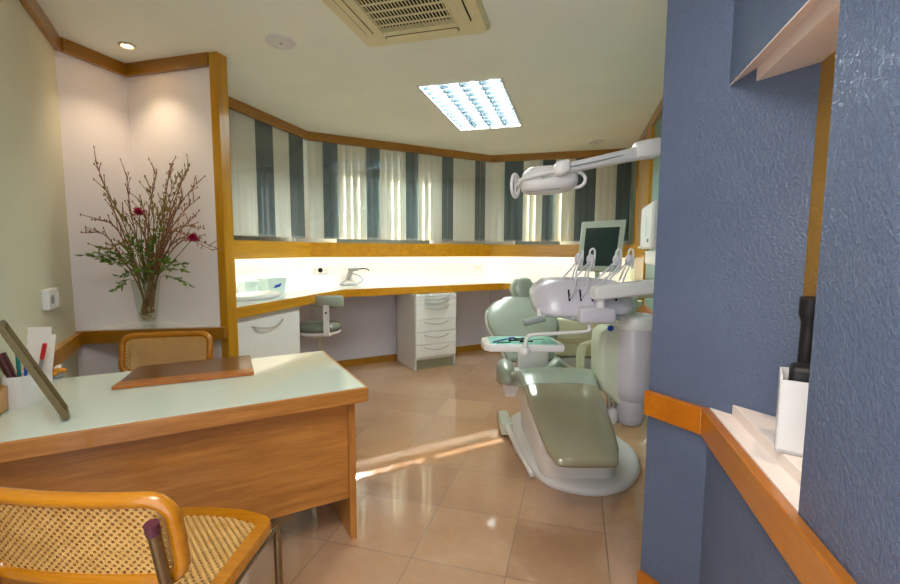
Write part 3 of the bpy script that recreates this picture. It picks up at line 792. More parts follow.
cpos = atz(22, 404, DZ+.003)
pc = thing('pen_cup', 'white cup of pens beside the picture frame on the desk', 'cup', cpos, 0)
MB().lathe([(.001, 0), (.056, 0), (.058, .006), (.047, .11), (.044, .115), (.042, .11), (.05, .01), (.001, .008)], cpos, 26, cap=False).build('body', M['plastic'], pc, smooth=50)
def pen(label, a, b, r, mat, cap):
    a, b = Vector(a), Vector(b); t = thing('pen', label, 'pen', a, 0, 'pens in the white cup')
    MB().cyl(a, a.lerp(b, .6), r, 10).build('barrel', M['grey'] if cap else mat, t, smooth=40)
    MB().cyl(a.lerp(b, .6), b, r*1.15, 10).build('cap', mat, t, smooth=40)
c0 = cpos+Vector((0, 0, .012))
pen('teal pen leaning left in the white cup', c0+Vector((-.01, .01, 0)), c0+Vector((-.03, .03, .20)), .006, M['tealp'], False)
pen('blue pen standing in the white cup', c0+Vector((.0, .015, 0)), c0+Vector((-.015, .05, .19)), .005, M['bluep'], False)
pen('dark maroon marker leaning left across the white cup', c0+Vector((.022, -.012, .0)), c0+Vector((-.035, -.03, .19)), .014, M['maroon'], False)
# card rack with papers and a red pen
k0 = atz(36, 383, DZ+.003)
kf = frame(k0, dang+.25)
kr = thing('card_holder', 'white card holder by the left wall at the back of the desk', 'holder', k0, dang+.25)
MB(kf).box(-.065, .055, -.03, .03, 0, .006, .002).box(-.065, .055, -.03, -.026, .004, .045).box(-.065, .055, .026, .03, .004, .07).build('body', M['plastic'], kr)
for i, (x0, x1, h, y0, ti, lb) in enumerate(((-.06, .045, .245, .018, 5, 'tallest white card standing at the back of the holder'), (-.045, .05, .215, .004, 8, 'white leaflet in the middle of the card holder'), (-.058, .03, .18, -.012, -3, 'short white card at the front of the holder'))):
    o = MB(kf).box(x0, x1, y0-.0012, y0+.0012, .012, h, fr=Matrix.Rotation(radians(ti), 4, 'Y')).build('card', M['paper'], None, M=frame(k0, dang+.25))
    tag(o, lb, 'card', 'cards in the holder on the desk')
rp = kf @ Vector((.005, -.021, .01)); re_ = rp+Vector((.05, -.004, .17))
pen('red and grey pen standing in the card holder', rp, re_, .007, M['red'], True)
fp = atz(57, 378, DZ+.003)
fl = thing('flower_ornament', 'small orange and white flower ornament on the desk', 'ornament', fp, 0)
MB().lathe([(.001, 0), (.022, 0), (.027, .012), (.018, .022), (.001, .022)], fp, 16).build('pot', M['grey'], fl, smooth=50)
m = MB(); m2 = MB()
for k in range(11):
    th = k*2.4; r = .026*sqrt((k+.5)/11); c = fp+Vector((r*cos(th), r*sin(th), .036+.010*cos(k)))
    (m if k % 3 else m2).ball(c, .014, 1, 1, .8, 8, 6)
m.build('orange_blossoms', M['flora'], fl, smooth=60); m2.build('white_blossoms', M['paper'], fl, smooth=60)

# ------------------------------------------------------------------ cane chairs
def cane_chair(label, loc, rz, zc, group='cane and steel tube chairs at the desk'):
    t = thing('cane_chair', label, 'chair', loc, rz, group)
    fr = frame(loc, rz)                        # local: y = the way it faces, origin on the floor under the seat centre
    SW, SD, SZ = .235, .215, .44
    # seat outline (rounded, bowed front)
    def outline(g):
        pts = []
        for k in range(9): pts.append((-SW+g+ (2*SW-2*g)*k/8*1.0, SD-g+.03*(1-(2*k/8-1)**2)))
        o = []
        r = .055-g*.6
        # corners
        def arc(cx, cy, a0): return [(cx+r*cos(radians(a0+90*k/5)), cy+r*sin(radians(a0+90*k/5))) for k in range(6)]
        o += arc(SW-g-r, SD-g-r, 0)[0:5]
        o += [(p[0], p[1]) for p in reversed(pts[2:7])]
        o += arc(-SW+g+r, SD-g-r, 90)[1:]
        o += arc(-SW+g+r+.0, -SD+g+r, 180); o += arc(SW-g-r, -SD+g+r, 270)
        return o
    A0, B0 = outline(0), outline(.042)
    m = MB(fr)
    m.loft([[(x, y, SZ-.03) for x, y in A0], [(x, y, SZ-.008) for x, y in A0], [(x*.985, y*.985, SZ) for x, y in A0], [(x, y, SZ-.001) for x, y in B0], [(x, y, SZ-.03) for x, y in B0]], closed=True)
    m.build('seat_frame', M['bent'], t, smooth=40)
    m = MB(fr); m.prism([(x*1.01, y*1.01) for x, y in B0], SZ-.009, SZ-.005); m.build('cane_seat', M['cane_s'], t)
    # backrest: bent frame, slightly curved in plan, leaning back
    BW, BH = .24, .118
    def bp(x, z, y0=0):
        return (x, -SD-.045 - .17*(z)*1.0 + .30*x*x*1.2 + y0, zc+z)
    path = [bp(x, z) for x, z in rrect(2*BW-.03, 2*BH-.03, .05, 6)]
    full = []
    for i in range(len(path)):
        p, q = Vector(path[i]), Vector(path[(i+1) % len(path)])
        k = max(1, int((q-p).length/.03))
        for j in range(k):
            w = p.lerp(q, j/k); z = w.z-zc; w = Vector(bp(w.x, z)); full.append(w)
    m = MB(fr); m.tube(full, .017, 10, closed=True); m.build('back_frame', M['bent'], t, smooth=180)
    m = MB(fr)
    nx, nz = 14, 5
    R0 = [[bp(-BW+.018+(2*BW-.036)*i/nx, -BH+.018+(2*BH-.036)*j/nz, -.002) for i in range(nx+1)] for j in range(nz+1)]
    V_ = [[m._v(p) for p in r] for r in R0]
    W_ = [[m._v((p[0], p[1]+.004, p[2])) for p in r] for r in R0]
    for j in range(nz):
        for i in range(nx):
            m.bm.faces.new([V_[j][i], V_[j][i+1], V_[j+1][i+1], V_[j+1][i]]); m.bm.faces.new([W_[j][i], W_[j+1][i], W_[j+1][i+1], W_[j][i+1]])
    m.build('cane_back', M['cane_b'], t, smooth=180)
    # steel tube: from the back, down, along the seat side, down the front leg and along the floor
    for s in (-1, 1):
        x = s*(SW-.012); xb = s*(BW-.035)
        pts = [bp(xb, BH-.075, -.035), bp(xb, -BH-.02, -.028), (s*(SW-.03), -SD-.01, SZ-.01+.01), (x, -SD+.04, SZ-.045), (x, 0, SZ-.045), (x, SD-.05, SZ-.045), (x, SD+.005, SZ-.055), (x, SD+.022, SZ-.09), (x, SD+.022, .3), (x, SD+.022, .08), (x, SD+.005, .03), (x, SD-.05, .014), (x, 0, .013), (x, -SD-.06, .013)]
        m = MB(fr); m.tube(spline(pts, 5), .0125, 12)
        if s == 1: m.tube([(x, -SD-.06, .013), (-x, -SD-.06, .013)], .0125, 12)
        tb = m.build('steel_tube', M['steel'], t, smooth=60)
        a = Vector(bp(xb, BH-.075, -.035)); d = (a-Vector(bp(xb, -BH-.02, -.028))).normalized()
        m = MB(fr); m.cyl(a-d*.002, a+d*.024, .0145, 14); m.build('end_cap', M['purple'], tb, smooth=40, label='purple end cap')
        b = a.lerp(Vector(bp(xb, -BH-.02, -.028)), .75)
        m = MB(fr); m.cyl(b+Vector((0, -.012, 0)), b+Vector((0, -.019, 0)), .006, 10); m.build('screw', M['chrome'], tb, smooth=40)
    return t
cane_chair('cane chair with steel tube legs in front of the desk, nearest the viewer', (-.805, 1.175, 0), radians(-3), .667)
cane_chair('cane chair pushed in behind the desk below the flower shelf', (-1.57, 2.29, 0), radians(194), .70)

# ------------------------------------------------------------------ dental chair
ch = thing('dental_chair', 'sage green reclining dental chair on a white base plate', 'dental chair', (.68, 2.75, 0), 0)
base = [(.42, 2.80), (.45, 2.60), (.495, 2.45), (.575, 2.32), (.745, 2.25), (.90, 2.275), (1.02, 2.36), (1.11, 2.486), (1.165, 2.64), (1.18, 2.80), (1.12, 3.0), (1.0, 3.2), (.88, 3.4), (.6, 3.42), (.48, 3.32), (.43, 3.12)]
bs = [p.to_2d() for p in spline([(x, y, 0) for x, y in base]+[(base[0][0], base[0][1], 0)], 4)][:-1]
bc2 = sum((Vector(p) for p in bs), Vector((0, 0)))/len(bs)
def sh(f, z): return [((Vector(p)-bc2)*f+bc2).to_3d()+Vector((0, 0, z)) for p in bs]
MB().loft([sh(.985, 0), sh(1, .012), sh(.99, .035), sh(.95, .052), sh(.88, .058), sh(.6, .06)]).build('base_plate', M['plastic'], ch, smooth=50)
# lift housing
hs = []
for z, y0, y1, x0, x1 in ((.05, 2.335, 3.15, .51, .94), (.10, 2.325, 3.15, .505, .93), (.24, 2.30, 3.15, .495, .88), (.30, 2.42, 3.15, .48, .86), (.42, 2.62, 3.12, .47, .83), (.47, 2.72, 3.08, .48, .80)):
    w, l = x1-x0, y1-y0
    hs.append([((x0+x1)/2+x, (y0+y1)/2+y, z) for x, y in rrect(w, l, .10)])
MB().loft(hs).build('lift_housing', M['plastic'], ch, smooth=40)
# foot rail along the left side
MB().tube(spline([(.47, 2.42, .03), (.45, 2.52, .055), (.42, 2.75, .07), (.40, 2.98, .085)], 5), [.016]*15+[.018], 10).build('foot_rail', M['plastic'], ch, smooth=60)
MB().box(.36, .44, 2.98, 3.24, .02, .11, .015, 3).build('foot_pedal', M['bezel'], ch, smooth=40)
# leg rest and seat in one swept cushion
def sta(y, z, cx, hw, th, dy, dz):
    t_ = Vector((0, dy, dz)).normalized(); u_ = Vector((1, 0, 0)).cross(t_); return ((cx, y, z), (1, 0, 0), tuple(u_), hw, th)
S_ = [sta(1.97, .335, .630, .145, .03, 1, .35), sta(2.03, .355, .630, .168, .034, 1, .36), sta(2.15, .40, .631, .186, .036, 1, .38), sta(2.30, .455, .632, .20, .038, 1, .38), sta(2.45, .51, .633, .212, .04, 1, .34), sta(2.55, .54, .634, .222, .045, 1, .22),
      sta(2.63, .548, .635, .24, .05, 1, -.02), sta(2.71, .51, .626, .275, .05, 1, -.3), sta(2.80, .475, .615, .30, .05, 1, -.3), sta(2.90, .45, .60, .29, .048, 1, -.1), sta(2.98, .445, .59, .25, .04, 1, .0)]
MB().cushion(S_, 32, 3.4).build('seat_cushion', M['vinyl'], ch, smooth=180)
S2 = [(Vector(c)+Vector(u)*.004, r, u, w+.003, t_+.002) for c, r, u, w, t_ in S_[:5]]
MB().cushion(S2, 32, 3.4).build('foot_cover', M['vinyl2'], ch, smooth=180, label='shiny olive protective cover over the leg rest')
# side wings of the seat
MB().cushion([((.36, 2.71, .525), (0, .3, 1), (1, 0, 0), .056, .05), ((.355, 2.79, .54), (0, .1, 1), (1, 0, 0), .07, .056), ((.36, 2.89, .525), (0, -.1, 1), (1, 0, 0), .05, .045)], 20, 2.4).build('side_wing', M['vinyl'], ch, smooth=180)
MB().hexa([(.36, 2.8, .36), (.42, 2.8, .36), (.42, 2.98, .36), (.36, 2.98, .36), (.35, 2.78, .50), (.47, 2.78, .50), (.47, 3.0, .50), (.35, 3.0, .50)]).build('seat_bracket', M['plastic'], ch)
# backrest shell and cushion: wide shoulders, tapering up to the head rest
bt = Vector((0, .62, .62)).normalized(); bu = Vector((1, 0, 0)).cross(bt)
def bst(s_, hw, th, cx=.53): 
    c = Vector((cx, 3.05, .56))+bt*s_; return (tuple(c), (1, 0, 0), tuple(bu), hw, th)
bl = [bst(.0, .17, .03, .56), bst(.08, .19, .034, .555), bst(.18, .23, .036, .545), bst(.26, .258, .038, .54), bst(.34, .262, .038, .535), bst(.42, .245, .036, .53), bst(.475, .20, .032, .53), bst(.505, .13, .028, .53)]
MB().cushion(bl, 30, 2.6).build('backrest', M['vinyl'], ch, smooth=180)
bs_ = [(tuple(Vector(c)-bu*.028), r, u, w+.012, .022) for c, r, u, w, t_ in bl]
MB().cushion(bs_, 30, 2.6).build('backrest_shell', M['bezel'], ch, smooth=180, label='pale grey-green shell edge')
MB().tube([Vector((.53, 3.05, .56))+bt*.5-bu*.04, Vector((.535, 3.05, .56))+bt*.68-bu*.03], .014, 10).build('headrest_stem', M['chrome'], ch, smooth=60)
hp = Vector((.565, 3.05, .53))+bt*.60+bu*.05
ht = Vector((0, .25, 1)).normalized(); hu = Vector((1, 0, 0)).cross(ht)
hr = MB().cushion([(tuple(hp+ht*k), (1, 0, 0), tuple(hu), w, .03) for k, w in ((-.05, .05), (-.025, .075), (.01, .085), (.045, .08), (.07, .06))], 26, 2.5).build('headrest', M['vinyl'], ch, smooth=180)
MB().cushion([(tuple(hp+ht*k-hu*.03), (1, 0, 0), tuple(hu), w+.012, .02) for k, w in ((-.06, .05), (-.025, .078), (.01, .088), (.045, .082), (.08, .06))], 26, 2.5).build('headrest_shell', M['bezel'], hr, smooth=180)
MB().box(at(518, 360, 3.0).x, at(549, 360, 3.0).x, 3.0, 3.12, .44, .66, .02, 3).build('back_support', M['plastic'], ch, smooth=40)
MB().cushion([(tuple(at(549, 368, 2.9)), (0, 1, 0), (-.5, 0, .8), .05, .02), (tuple(at(558, 361, 2.9)), (0, 1, 0), (-.2, 0, 1), .06, .03), (tuple(at(572, 371, 2.9)), (0, 1, 0), (.6, 0, .8), .05, .02)], 16, 2.4).build('lumbar_pad', M['vinyl'], ch, smooth=180)
# arm rest
MB().cushion([(tuple(p), (1, 0, 0), (0, -.5, .8), .03, .02) for p in spline([(.86, 2.9, .50), (.862, 2.88, .62), (.875, 2.86, .685), (.92, 2.80, .72), (.99, 2.74, .735)], 4)], 16, 2.4).build('armrest', M['cream'], ch, smooth=180)

# ------------------------------------------------------------------ instrument tray on its tube
tY = 2.42
ta, tb_ = atz(490, 352, .765), atz(560, 350, .765)
tc = thing('instrument_tray', 'white instrument tray with mint paper held over the dental chair', 'tray', ((ta+tb_)/2), 0)
tx0, tx1, ty0 = ta.x, tb_.x, ta.y
TY1 = ty0+.24
outl = [(tx0, ty0), (tx1+.01, ty0), (tx1+.012, ty0+.1), (tx1-.012, TY1-.03), (tx1-.05, TY1), (tx0+.02, TY1), (tx0-.03, TY1-.04), (tx0-.04, ty0+.11), (tx0-.028, ty0+.03)]
ol = [p.to_2d() for p in [Vector((x, y, 0)) for x, y in outl]]
MB().prism(outl, .765, .803, .006, 2).build('tray', M['plastic'], tc, smooth=40)
MB().box(tx0+.004, tx1-.02, ty0+.012, TY1-.02, .803, .8045).build('paper_liner', M['mint'], tc)
hx = at(525, 352, ty0-.03)
hpts = [hx, hx+Vector((.003, 0, .05)), hx+Vector((.012, 0, .075)), hx+Vector((.05, 0, .092)), at(585, 331.5, ty0-.03), at(589, 326, ty0-.02), at(590, 318, ty0)]
m = MB(); m.tube(spline(hpts, 5), .0095, 12); m.build('support_tube', M['plastic'], tc, smooth=60)
MB().ball(hx, .026, 1, 1, 1, 16, 10).build('ball_joint', M['plastic'], tc, smooth=60)
MB().box(hx.x-.012, hx.x+.012, hx.y, ty0+.002, .768, .79).build('tray_clamp', M['plastic'], tc)
ins = [((.10, .09), (.16, .10), 'dark', 'black round-headed instrument in the middle of the tray', 1), ((.15, .06), (.20, .075), 'dark', 'black instrument right of centre on the tray', 1), ((.13, .13), (.17, .15), 'dark', 'small black piece at the back of the tray', 1),
       ((.02, .05), (.055, .10), 'bluep', 'blue instrument at the left end of the tray', 0), ((.06, .10), (.10, .15), 'bluep', 'long blue instrument behind the left end of the tray', 0), ((.11, .15), (.125, .17), 'bluep', 'blue cap beside the black pieces on the tray', 1),
       ((.215, .12), (.27, .14), 'chrome', 'steel mirror lying at the right end of the tray', 0), ((.04, .04), (.10, .045), 'tealp', 'teal strip near the front edge of the tray', 0)]
for (x0, y0), (x1, y1), mt, lb, fat in ins:
    k = (tx1-tx0)/.33
    a, b = Vector((tx0+x0*k, ty0+y0, .8085)), Vector((tx0+x1*k, ty0+y1, .8085))
    m = MB(); r = .0036
    m.tube([a, a.lerp(b, .5), b], [r, r*.8, r*.7], 8); m.ball(a+Vector((0, 0, .002 if fat else 0)), .009 if fat else .005, 1.2, 1, .55, 12, 6)
    if fat: m.ball(b+Vector((0, 0, .001)), .007, 1.3, 1, .6, 12, 6)
    tag(m.build('dental_instrument', M[mt], None, M=frame(a, 0), smooth=60), lb, 'instrument', 'small things on the instrument tray')

# ------------------------------------------------------------------ delivery unit (handpiece console on its arm)
uY = 2.38
du_o = at(580, 300, uY)
dv = thing('delivery_unit', 'pale lavender dental delivery console with hose whips on a swing arm', 'dental unit', du_o, 0)
def X(x, y, Y=uY): return at(x, y, Y)
# body: loft along x from the tapered nose to the right end
rings = []
for xp, yt, yb, dep in ((536, 296, 308, .05), (538, 291, 313, .09), (544, 285, 316, .12), (551, 280.5, 317, .14), (565, 279.5, 317.5, .15), (600, 279.5, 317.5, .15), (622, 282, 316, .14), (633, 288, 312, .10), (637, 294, 306, .06)):
    t0, b0 = X(xp, yt), X(xp, yb); zc, hh = (t0.z+b0.z)/2, (t0.z-b0.z)/2
    r = []
    for i in range(24):
        th = 2*pi*i/24; c_1, s_1 = cos(th), sin(th); e_ = 5.0
        yy = math.copysign(abs(c_1)**(2/e_), c_1)*dep; zz = math.copysign(abs(s_1)**(2/e_), s_1)*hh
        r.append((t0.x, uY+.12+yy + (.05*(zz/hh) if hh else 0), zc+zz))
    rings.append(r)
MB().loft(rings).build('console_body', M['lav'], dv, smooth=60)
for xs in (569, 580.5, 592, 616):
    s0, s1 = X(xs+.6, 290, uY-.03), X(xs-.4, 301, uY-.03)
    zt, zb = X(580, 279.5).z, X(580, 317.5).z
    ys = [uY-.03+.05*((z-(zt+zb)/2)/((zt-zb)/2))-.003 for z in (s1.z, s0.z)]
    MB().hexa([(s0.x-.004, ys[0], s1.z), (s0.x+.004, ys[0], s1.z), (s0.x+.004, uY+.05, s1.z), (s0.x-.004, uY+.05, s1.z),
               (s0.x-.004, ys[1], s0.z), (s0.x+.004, ys[1], s0.z), (s0.x+.004, uY+.05, s0.z), (s0.x-.004, uY+.05, s0.z)]).build('hose_slot', M['dgrille'], dv)
# left handle
MB().tube([X(524, 323, uY-.06), X(534, 320.5, uY-.06), X(545, 318, uY-.06)], [.017, .019, .018], 12).build('grip_handle', M['grey'], dv, smooth=60)
MB().cyl(X(540, 318, uY-.05), X(539, 310, uY+.0), .012, 12).build('handle_stem', M['plastic'], dv, smooth=60)
# lower block and pivot and arm
q0, q1 = X(577, 307, uY-.06), X(613, 322.5, uY-.06)
MB().box(q0.x, q1.x, uY-.12, uY+.05, q1.z, q0.z, .018, 3).build('pivot_block', M['lav'], dv, smooth=40)
MB().tube([X(577, 316, uY-.03), X(562, 312, uY+.02), X(552, 314, uY+.05)], [.03, .032, .02], 12).build('block_neck', M['lav'], dv, smooth=60)
MB().cyl(X(612, 318, uY-.08), X(620, 318.5, uY-.08), .011, 12).build('peg_handle', M['grey'], dv, smooth=60)
MB().cyl(X(600.5, 310, uY-.07), X(600.5, 296, uY-.07), .023, 18).build('pivot_post', M['plastic'], dv, smooth=60)
ar = []
for xp, yt, yb in ((592.2, 289, 298), (594, 286.5, 299.5), (599, 285, 299.5), (630, 281.8, 296), (656, 279.2, 293.3), (690, 276, 290)):
    a0, a1 = X(xp, yt, uY-.07), X(xp, yb, uY-.07); zc, hh = (a0.z+a1.z)/2, (a0.z-a1.z)/2
    ar.append([(a0.x, uY-.07+y, zc+z) for y, z in rrect(.085, 2*hh, .014, 4)])
MB().loft(ar).build('swing_arm', M['plastic'], dv, smooth=40)
we = Vector((1.31, uY-.07, X(670, 285, uY-.07).z))
MB().box(1.19, 1.30, uY-.12, uY-.02, we.z-.09, we.z+.06, .012, 3).build('wall_bracket', M['plastic'], dv, smooth=40)
# whips: rods, pulley ball, hose and loop
for i, (bx_, by_, rx, sx_) in enumerate(((578.5, 259, 562, 569.5), (590.7, 259.5, 574, 581), (617, 260, 597, 592.5), (629, 260, 610, 616))):
    bl_ = X(bx_, by_, uY+.05)
    wh = MB().tube([X(rx-2, 281, uY+.1), X((rx+bx_)/2, 270, uY+.08), bl_], .005, 8).tube([X(rx+9, 281, uY+.1), X((rx+8+bx_)/2, 271, uY+.08), bl_], .004, 8).build('whip_arm', M['lav'], dv, smooth=60)
    MB().ball(bl_, .029, .75, 1, 1.05, 18, 12).build('pulley', M['lav'], wh, smooth=60)
    MB().tube(spline([bl_+Vector((.012, -.03, .0)), X(bx_-2, (by_+283)/2, uY-.03), X(sx_+6, 284, uY-.06), X(sx_+.5, 298, uY-.04)], 5), .0042, 8).build('hose', M['lav'], wh, smooth=60)
    if i != 0:
        lp = [bl_+Vector((-.009, -.01, .02)), bl_+Vector((-.008, -.01, .045)), bl_+Vector((.004, -.01, .058)), bl_+Vector((.017, -.01, .048)), bl_+Vector((.014, -.02, .0)), bl_+Vector((.006, -.03, -.045))]
        MB().tube(spline(lp, 5), .0055, 8).build('handpiece', M['plastic'], wh, smooth=60)
    else:
        MB().tube([bl_+Vector((.006, -.028, -.05)), bl_+Vector((.012, -.025, .0)), bl_+Vector((.016, -.02, .05))], [.006, .009, .006], 10).build('handpiece', M['plastic'], wh, smooth=60)

# ------------------------------------------------------------------ water unit (spittoon column)
wY = 2.50
wc = at(632, 360, wY)
wu = thing('water_unit', 'pale grey spittoon column with pipe on top, hung beside the column', 'dental unit', (wc.x, wY, .35), 0)
def hw(px): return px/446*wY
def Z(y): return at(632, y, wY).z
R_ = hw(19.5)
MB().lathe([(.001, Z(399)), (R_*.80, Z(400)), (R_*.93, Z(397)), (R_, Z(385)), (R_*1.03, Z(360)), (R_, Z(330)), (R_*.98, Z(327)), (.001, Z(327))], (wc.x+.02, wY+.03, 0), 36).build('column', M['lav'], wu, smooth=50)
MB().lathe([(.001, Z(329)), (R_*1.04, Z(328.5)), (R_*1.07, Z(325)), (R_*1.04, Z(318)), (R_*.9, Z(315)), (.001, Z(314))], (wc.x+.02, wY+.03, 0), 36).build('lid', M['plastic'], wu, smooth=50)
MB().tube(spline([(wc.x+.0, wY+.03, Z(317)), (wc.x+.0, wY+.03, Z(303)), (wc.x+.02, wY+.03, Z(296)), (wc.x+.07, wY+.03, Z(293.5)), (wc.x+.2, wY+.05, Z(293))], 6), .024, 14).build('cover_pipe', M['pgreen'], wu, smooth=60)
MB().lathe([(.001, Z(424)), (R_*.60, Z(424)), (R_*.74, Z(419)), (R_*.80, Z(400)), (R_*.8, Z(398)), (.001, Z(398))], (wc.x+.015, wY+.03, 0), 32).build('lower_cup', M['lav'], wu, smooth=50)
side = []
for y, x0, x1 in ((324, 606, 622), (332, 597, 622), (345, 595.5, 622), (375, 595.5, 622), (386, 597, 622), (395, 606, 622), (400, 613, 622)):
    a0, a1 = at(x0, y, wY+.06), at(x1, y, wY+.06)
    side.append([((a0.x+a1.x)/2+p, wY+.08+q, a0.z) for p, q in rrect(a1.x-a0.x, .18, min(.035, (a1.x-a0.x)*.4))])
MB().loft(side).build('side_body', M['pgreen'], wu, smooth=50)
b = at(613, 329.5, wY-.06)
MB().lathe([(.017, 0), (.017, .004), (.001, .004)], b+Vector((0, .04, 0)), 18, (0, -1, 0)).build('blue_badge', M['bluep'], wu, smooth=40)
MB().tube([at(609, 395, wY), at(609.5, 410, wY)], .010, 10).tube([at(614, 395, wY), at(614, 410, wY)], .006, 10).build('suction_tubes', M['chrome'], wu, smooth=60)
a0 = at(612, 415, wY)
MB().lathe([(.001, -.045), (.03, -.045), (.034, -.02), (.03, .03), (.02, .04), (.001, .04)], a0, 16).build('suction_nozzle', M['plastic'], wu, smooth=50)
MB().cyl((wc.x+.09, wY+.06, Z(408)), (wc.x+.27, wY+.1, Z(411)), .028, 12).build('wall_arm', M['bezel'], wu, smooth=60)
# bottle on the far side of the column
bp_ = at(648, 372, wY-.03)
bt_ = thing('water_bottle', 'small clear grey bottle hanging on the right of the spittoon column', 'bottle', bp_+Vector((0, 0, -.08)), 0)
MB().lathe([(.001, -.09), (.024, -.09), (.027, -.08), (.027, .02), (.02, .05), (.012, .06), (.012, .075), (.001, .075)], bp_, 18).build('body', M['grey'], bt_, smooth=50)
MB().lathe([(.015, .07), (.017, .072), (.017, .10), (.001, .10)], bp_, 16).build('cap', M['dark'], bt_, smooth=40)

# assistant cabinet behind
aY = 3.46
c0_, c1_ = at(553, 322, aY), at(602, 395, aY)
asx0, asx1 = c0_.x, c1_.x
ak = thing('assistant_cabinet', 'cream dental equipment cabinet behind the chair armrest', 'cabinet', ((asx0+asx1)/2, aY+.15, 0), 0)
zz = lambda y: at(575, y, aY).z
MB().box(asx0, asx1, aY, aY+.3, 0, zz(374), .006).build('base', plain('beige_plastic', (206, 180, 140), .5), ak)
MB().box(asx0, asx1, aY-.01, aY+.3, zz(373.5), zz(358), .008).build('white_drawer', M['plastic'], ak)
m = MB(); m.box(asx0, asx1, aY, aY+.3, zz(357), zz(318), .03, 3); m.build('upper_body', M['cream'], ak, smooth=40)
MB().box(asx0+.02, asx1-.08, aY-.012, aY, zz(343), zz(338), .003).build('front_groove', M['acc'], ak)
# spittoon bowl / rounded body seen above the console's right
g0 = at(626, 305, 2.75)
MB().lathe([(.001, -.03), (.05, -.03), (.09, .0), (.095, .03), (.088, .03), (.06, .0), (.001, -.012)], g0, 24, cap=False).build('spittoon_bowl', M['pgreen'], wu, smooth=60)
MB().cyl(g0+Vector((0, 0, -.028)), (g0.x, g0.y-.1, g0.z-.10), .02, 12).build('bowl_bracket', M['pgreen'], wu, smooth=60)

# ------------------------------------------------------------------ operating lamp
oY = 2.25
lp = thing('operating_lamp', 'white dental operating lamp on a long arm from the right', 'lamp', at(660, 140, oY), 0)
hd = []
for xp, yt, yb, dp in ((521, 180, 188, .03), (523.5, 173, 192, .06), (529, 168.5, 194.5, .085), (538, 167, 195, .095), (550, 166.3, 194.5, .10), (562, 166.5, 193, .10), (570, 168, 191, .085), (574.5, 172, 188, .06), (576.5, 177, 184, .03)):
    a0, a1 = at(xp, yt, oY), at(xp, yb, oY); zc, h_ = (a0.z+a1.z)/2, (a0.z-a1.z)/2
    hd.append([(a0.x, oY+dp*math.copysign(abs(cos(t))**.75, cos(t)), zc+h_*math.copysign(abs(sin(t))**.75, sin(t))) for t in [2*pi*i/26 for i in range(26)]])
MB().loft(hd).build('lamp_head', M['plastic'], lp, smooth=60)
MB().tube(spline([at(520, 181, oY-.02), at(532, 176, oY-.095), at(545, 173, oY-.11), at(558, 170.5, oY-.09), at(566, 166, oY-.02)], 6), .012, 10).build('yoke', M['plastic'], lp, smooth=60)
MB().tube(spline([at(523, 192, oY-.05), at(545, 190.5, oY-.098), at(570, 187, oY-.05)], 8), .0025, 6).build('seam', M['grey'], lp, smooth=60)
g1, g2 = at(542, 175.5, oY-.108), at(561, 181, oY-.108)
MB().hexa([(g1.x, oY-.085, g2.z-.005), (g2.x, oY-.085, g2.z), (g2.x, oY-.06, g2.z), (g1.x, oY-.06, g2.z-.005), (g1.x, oY-.103, g1.z-.004), (g2.x, oY-.103, g1.z), (g2.x, oY-.06, g1.z), (g1.x, oY-.06, g1.z-.004)]).build('control_window', M['bezel'], lp)
def ringt(c, rw, rh, ang, r, nm):
    q = Matrix.Rotation(ang, 3, 'Z')
    pts = [c+q @ Vector((rw*cos(2*pi*k/28), 0, rh*sin(2*pi*k/28))) for k in range(28)]
    MB().tube(pts, r, 10, closed=True).build(nm, M['plastic'], lp, smooth=180)
c1 = at(515.3, 185.8, oY-.02); ringt(c1, .052, .05*1.0+.004, radians(62), .0085, 'handle_ring')
MB().tube([c1+Vector((0, 0, .05)), c1+Vector((.0, 0, -.05))], .006, 8).tube([c1, at(522, 182, oY)], .008, 8).build('handle_spoke', M['plastic'], lp, smooth=60)
c2 = at(576.5, 180, oY-.03); ringt(c2, .042, .036, radians(-25), .0085, 'handle_ring')
# arm from the right
def armr(xp, yt, yb, d, dy=0):
    a0, a1 = at(xp, yt, oY+dy), at(xp, yb, oY+dy); zc, h_ = (a0.z+a1.z)/2, (a0.z-a1.z)/2
    return [(a0.x, oY+dy+y, zc+z) for y, z in rrect(d, 2*h_, min(h_*.8, .02), 4)]
MB().loft([armr(562, 164, 174.5, .05, -.1), armr(600, 155.5, 167.3, .052, -.06), armr(640, 146, 160, .055)]).build('spring_arm', M['acc'] if False else M['plastic'], lp, smooth=40)
MB().tube([at(570, 167, oY-.122), at(603, 160, oY-.086), at(634, 152.5, oY-.034)], .003, 6).build('arm_seam', M['grey'], lp, smooth=60)
MB().loft([armr(553, 168, 173, .04, -.1), armr(555.5, 163.5, 176, .07, -.1), armr(560, 161, 176.5, .08, -.1), armr(567, 160, 174.5, .08, -.1), armr(568.5, 163, 172, .07, -.1)]).build('front_joint', M['plastic'], lp, smooth=50)
MB().loft([armr(634.5, 144, 158.5, .075), armr(636, 142.5, 160, .085), armr(655, 138.5, 158, .085), armr(663, 139, 155, .075), armr(666, 142, 152, .05)]).build('rear_joint', M['plastic'], lp, smooth=50)
MB().tube(spline([at(660, 147, oY), at(665, 140, oY+.02), at(668, 125, oY+.05), at(670, 105, oY+.08), at(671, 80, oY+.1)], 5), .022, 12).build('post', M['cream'], lp, smooth=60)
MB().tube([at(671, 80, oY+.1), Vector((at(671, 80, oY+.1).x, oY+.1, CEIL))], .022, 12).build('ceiling_post', M['cream'], lp, smooth=60)

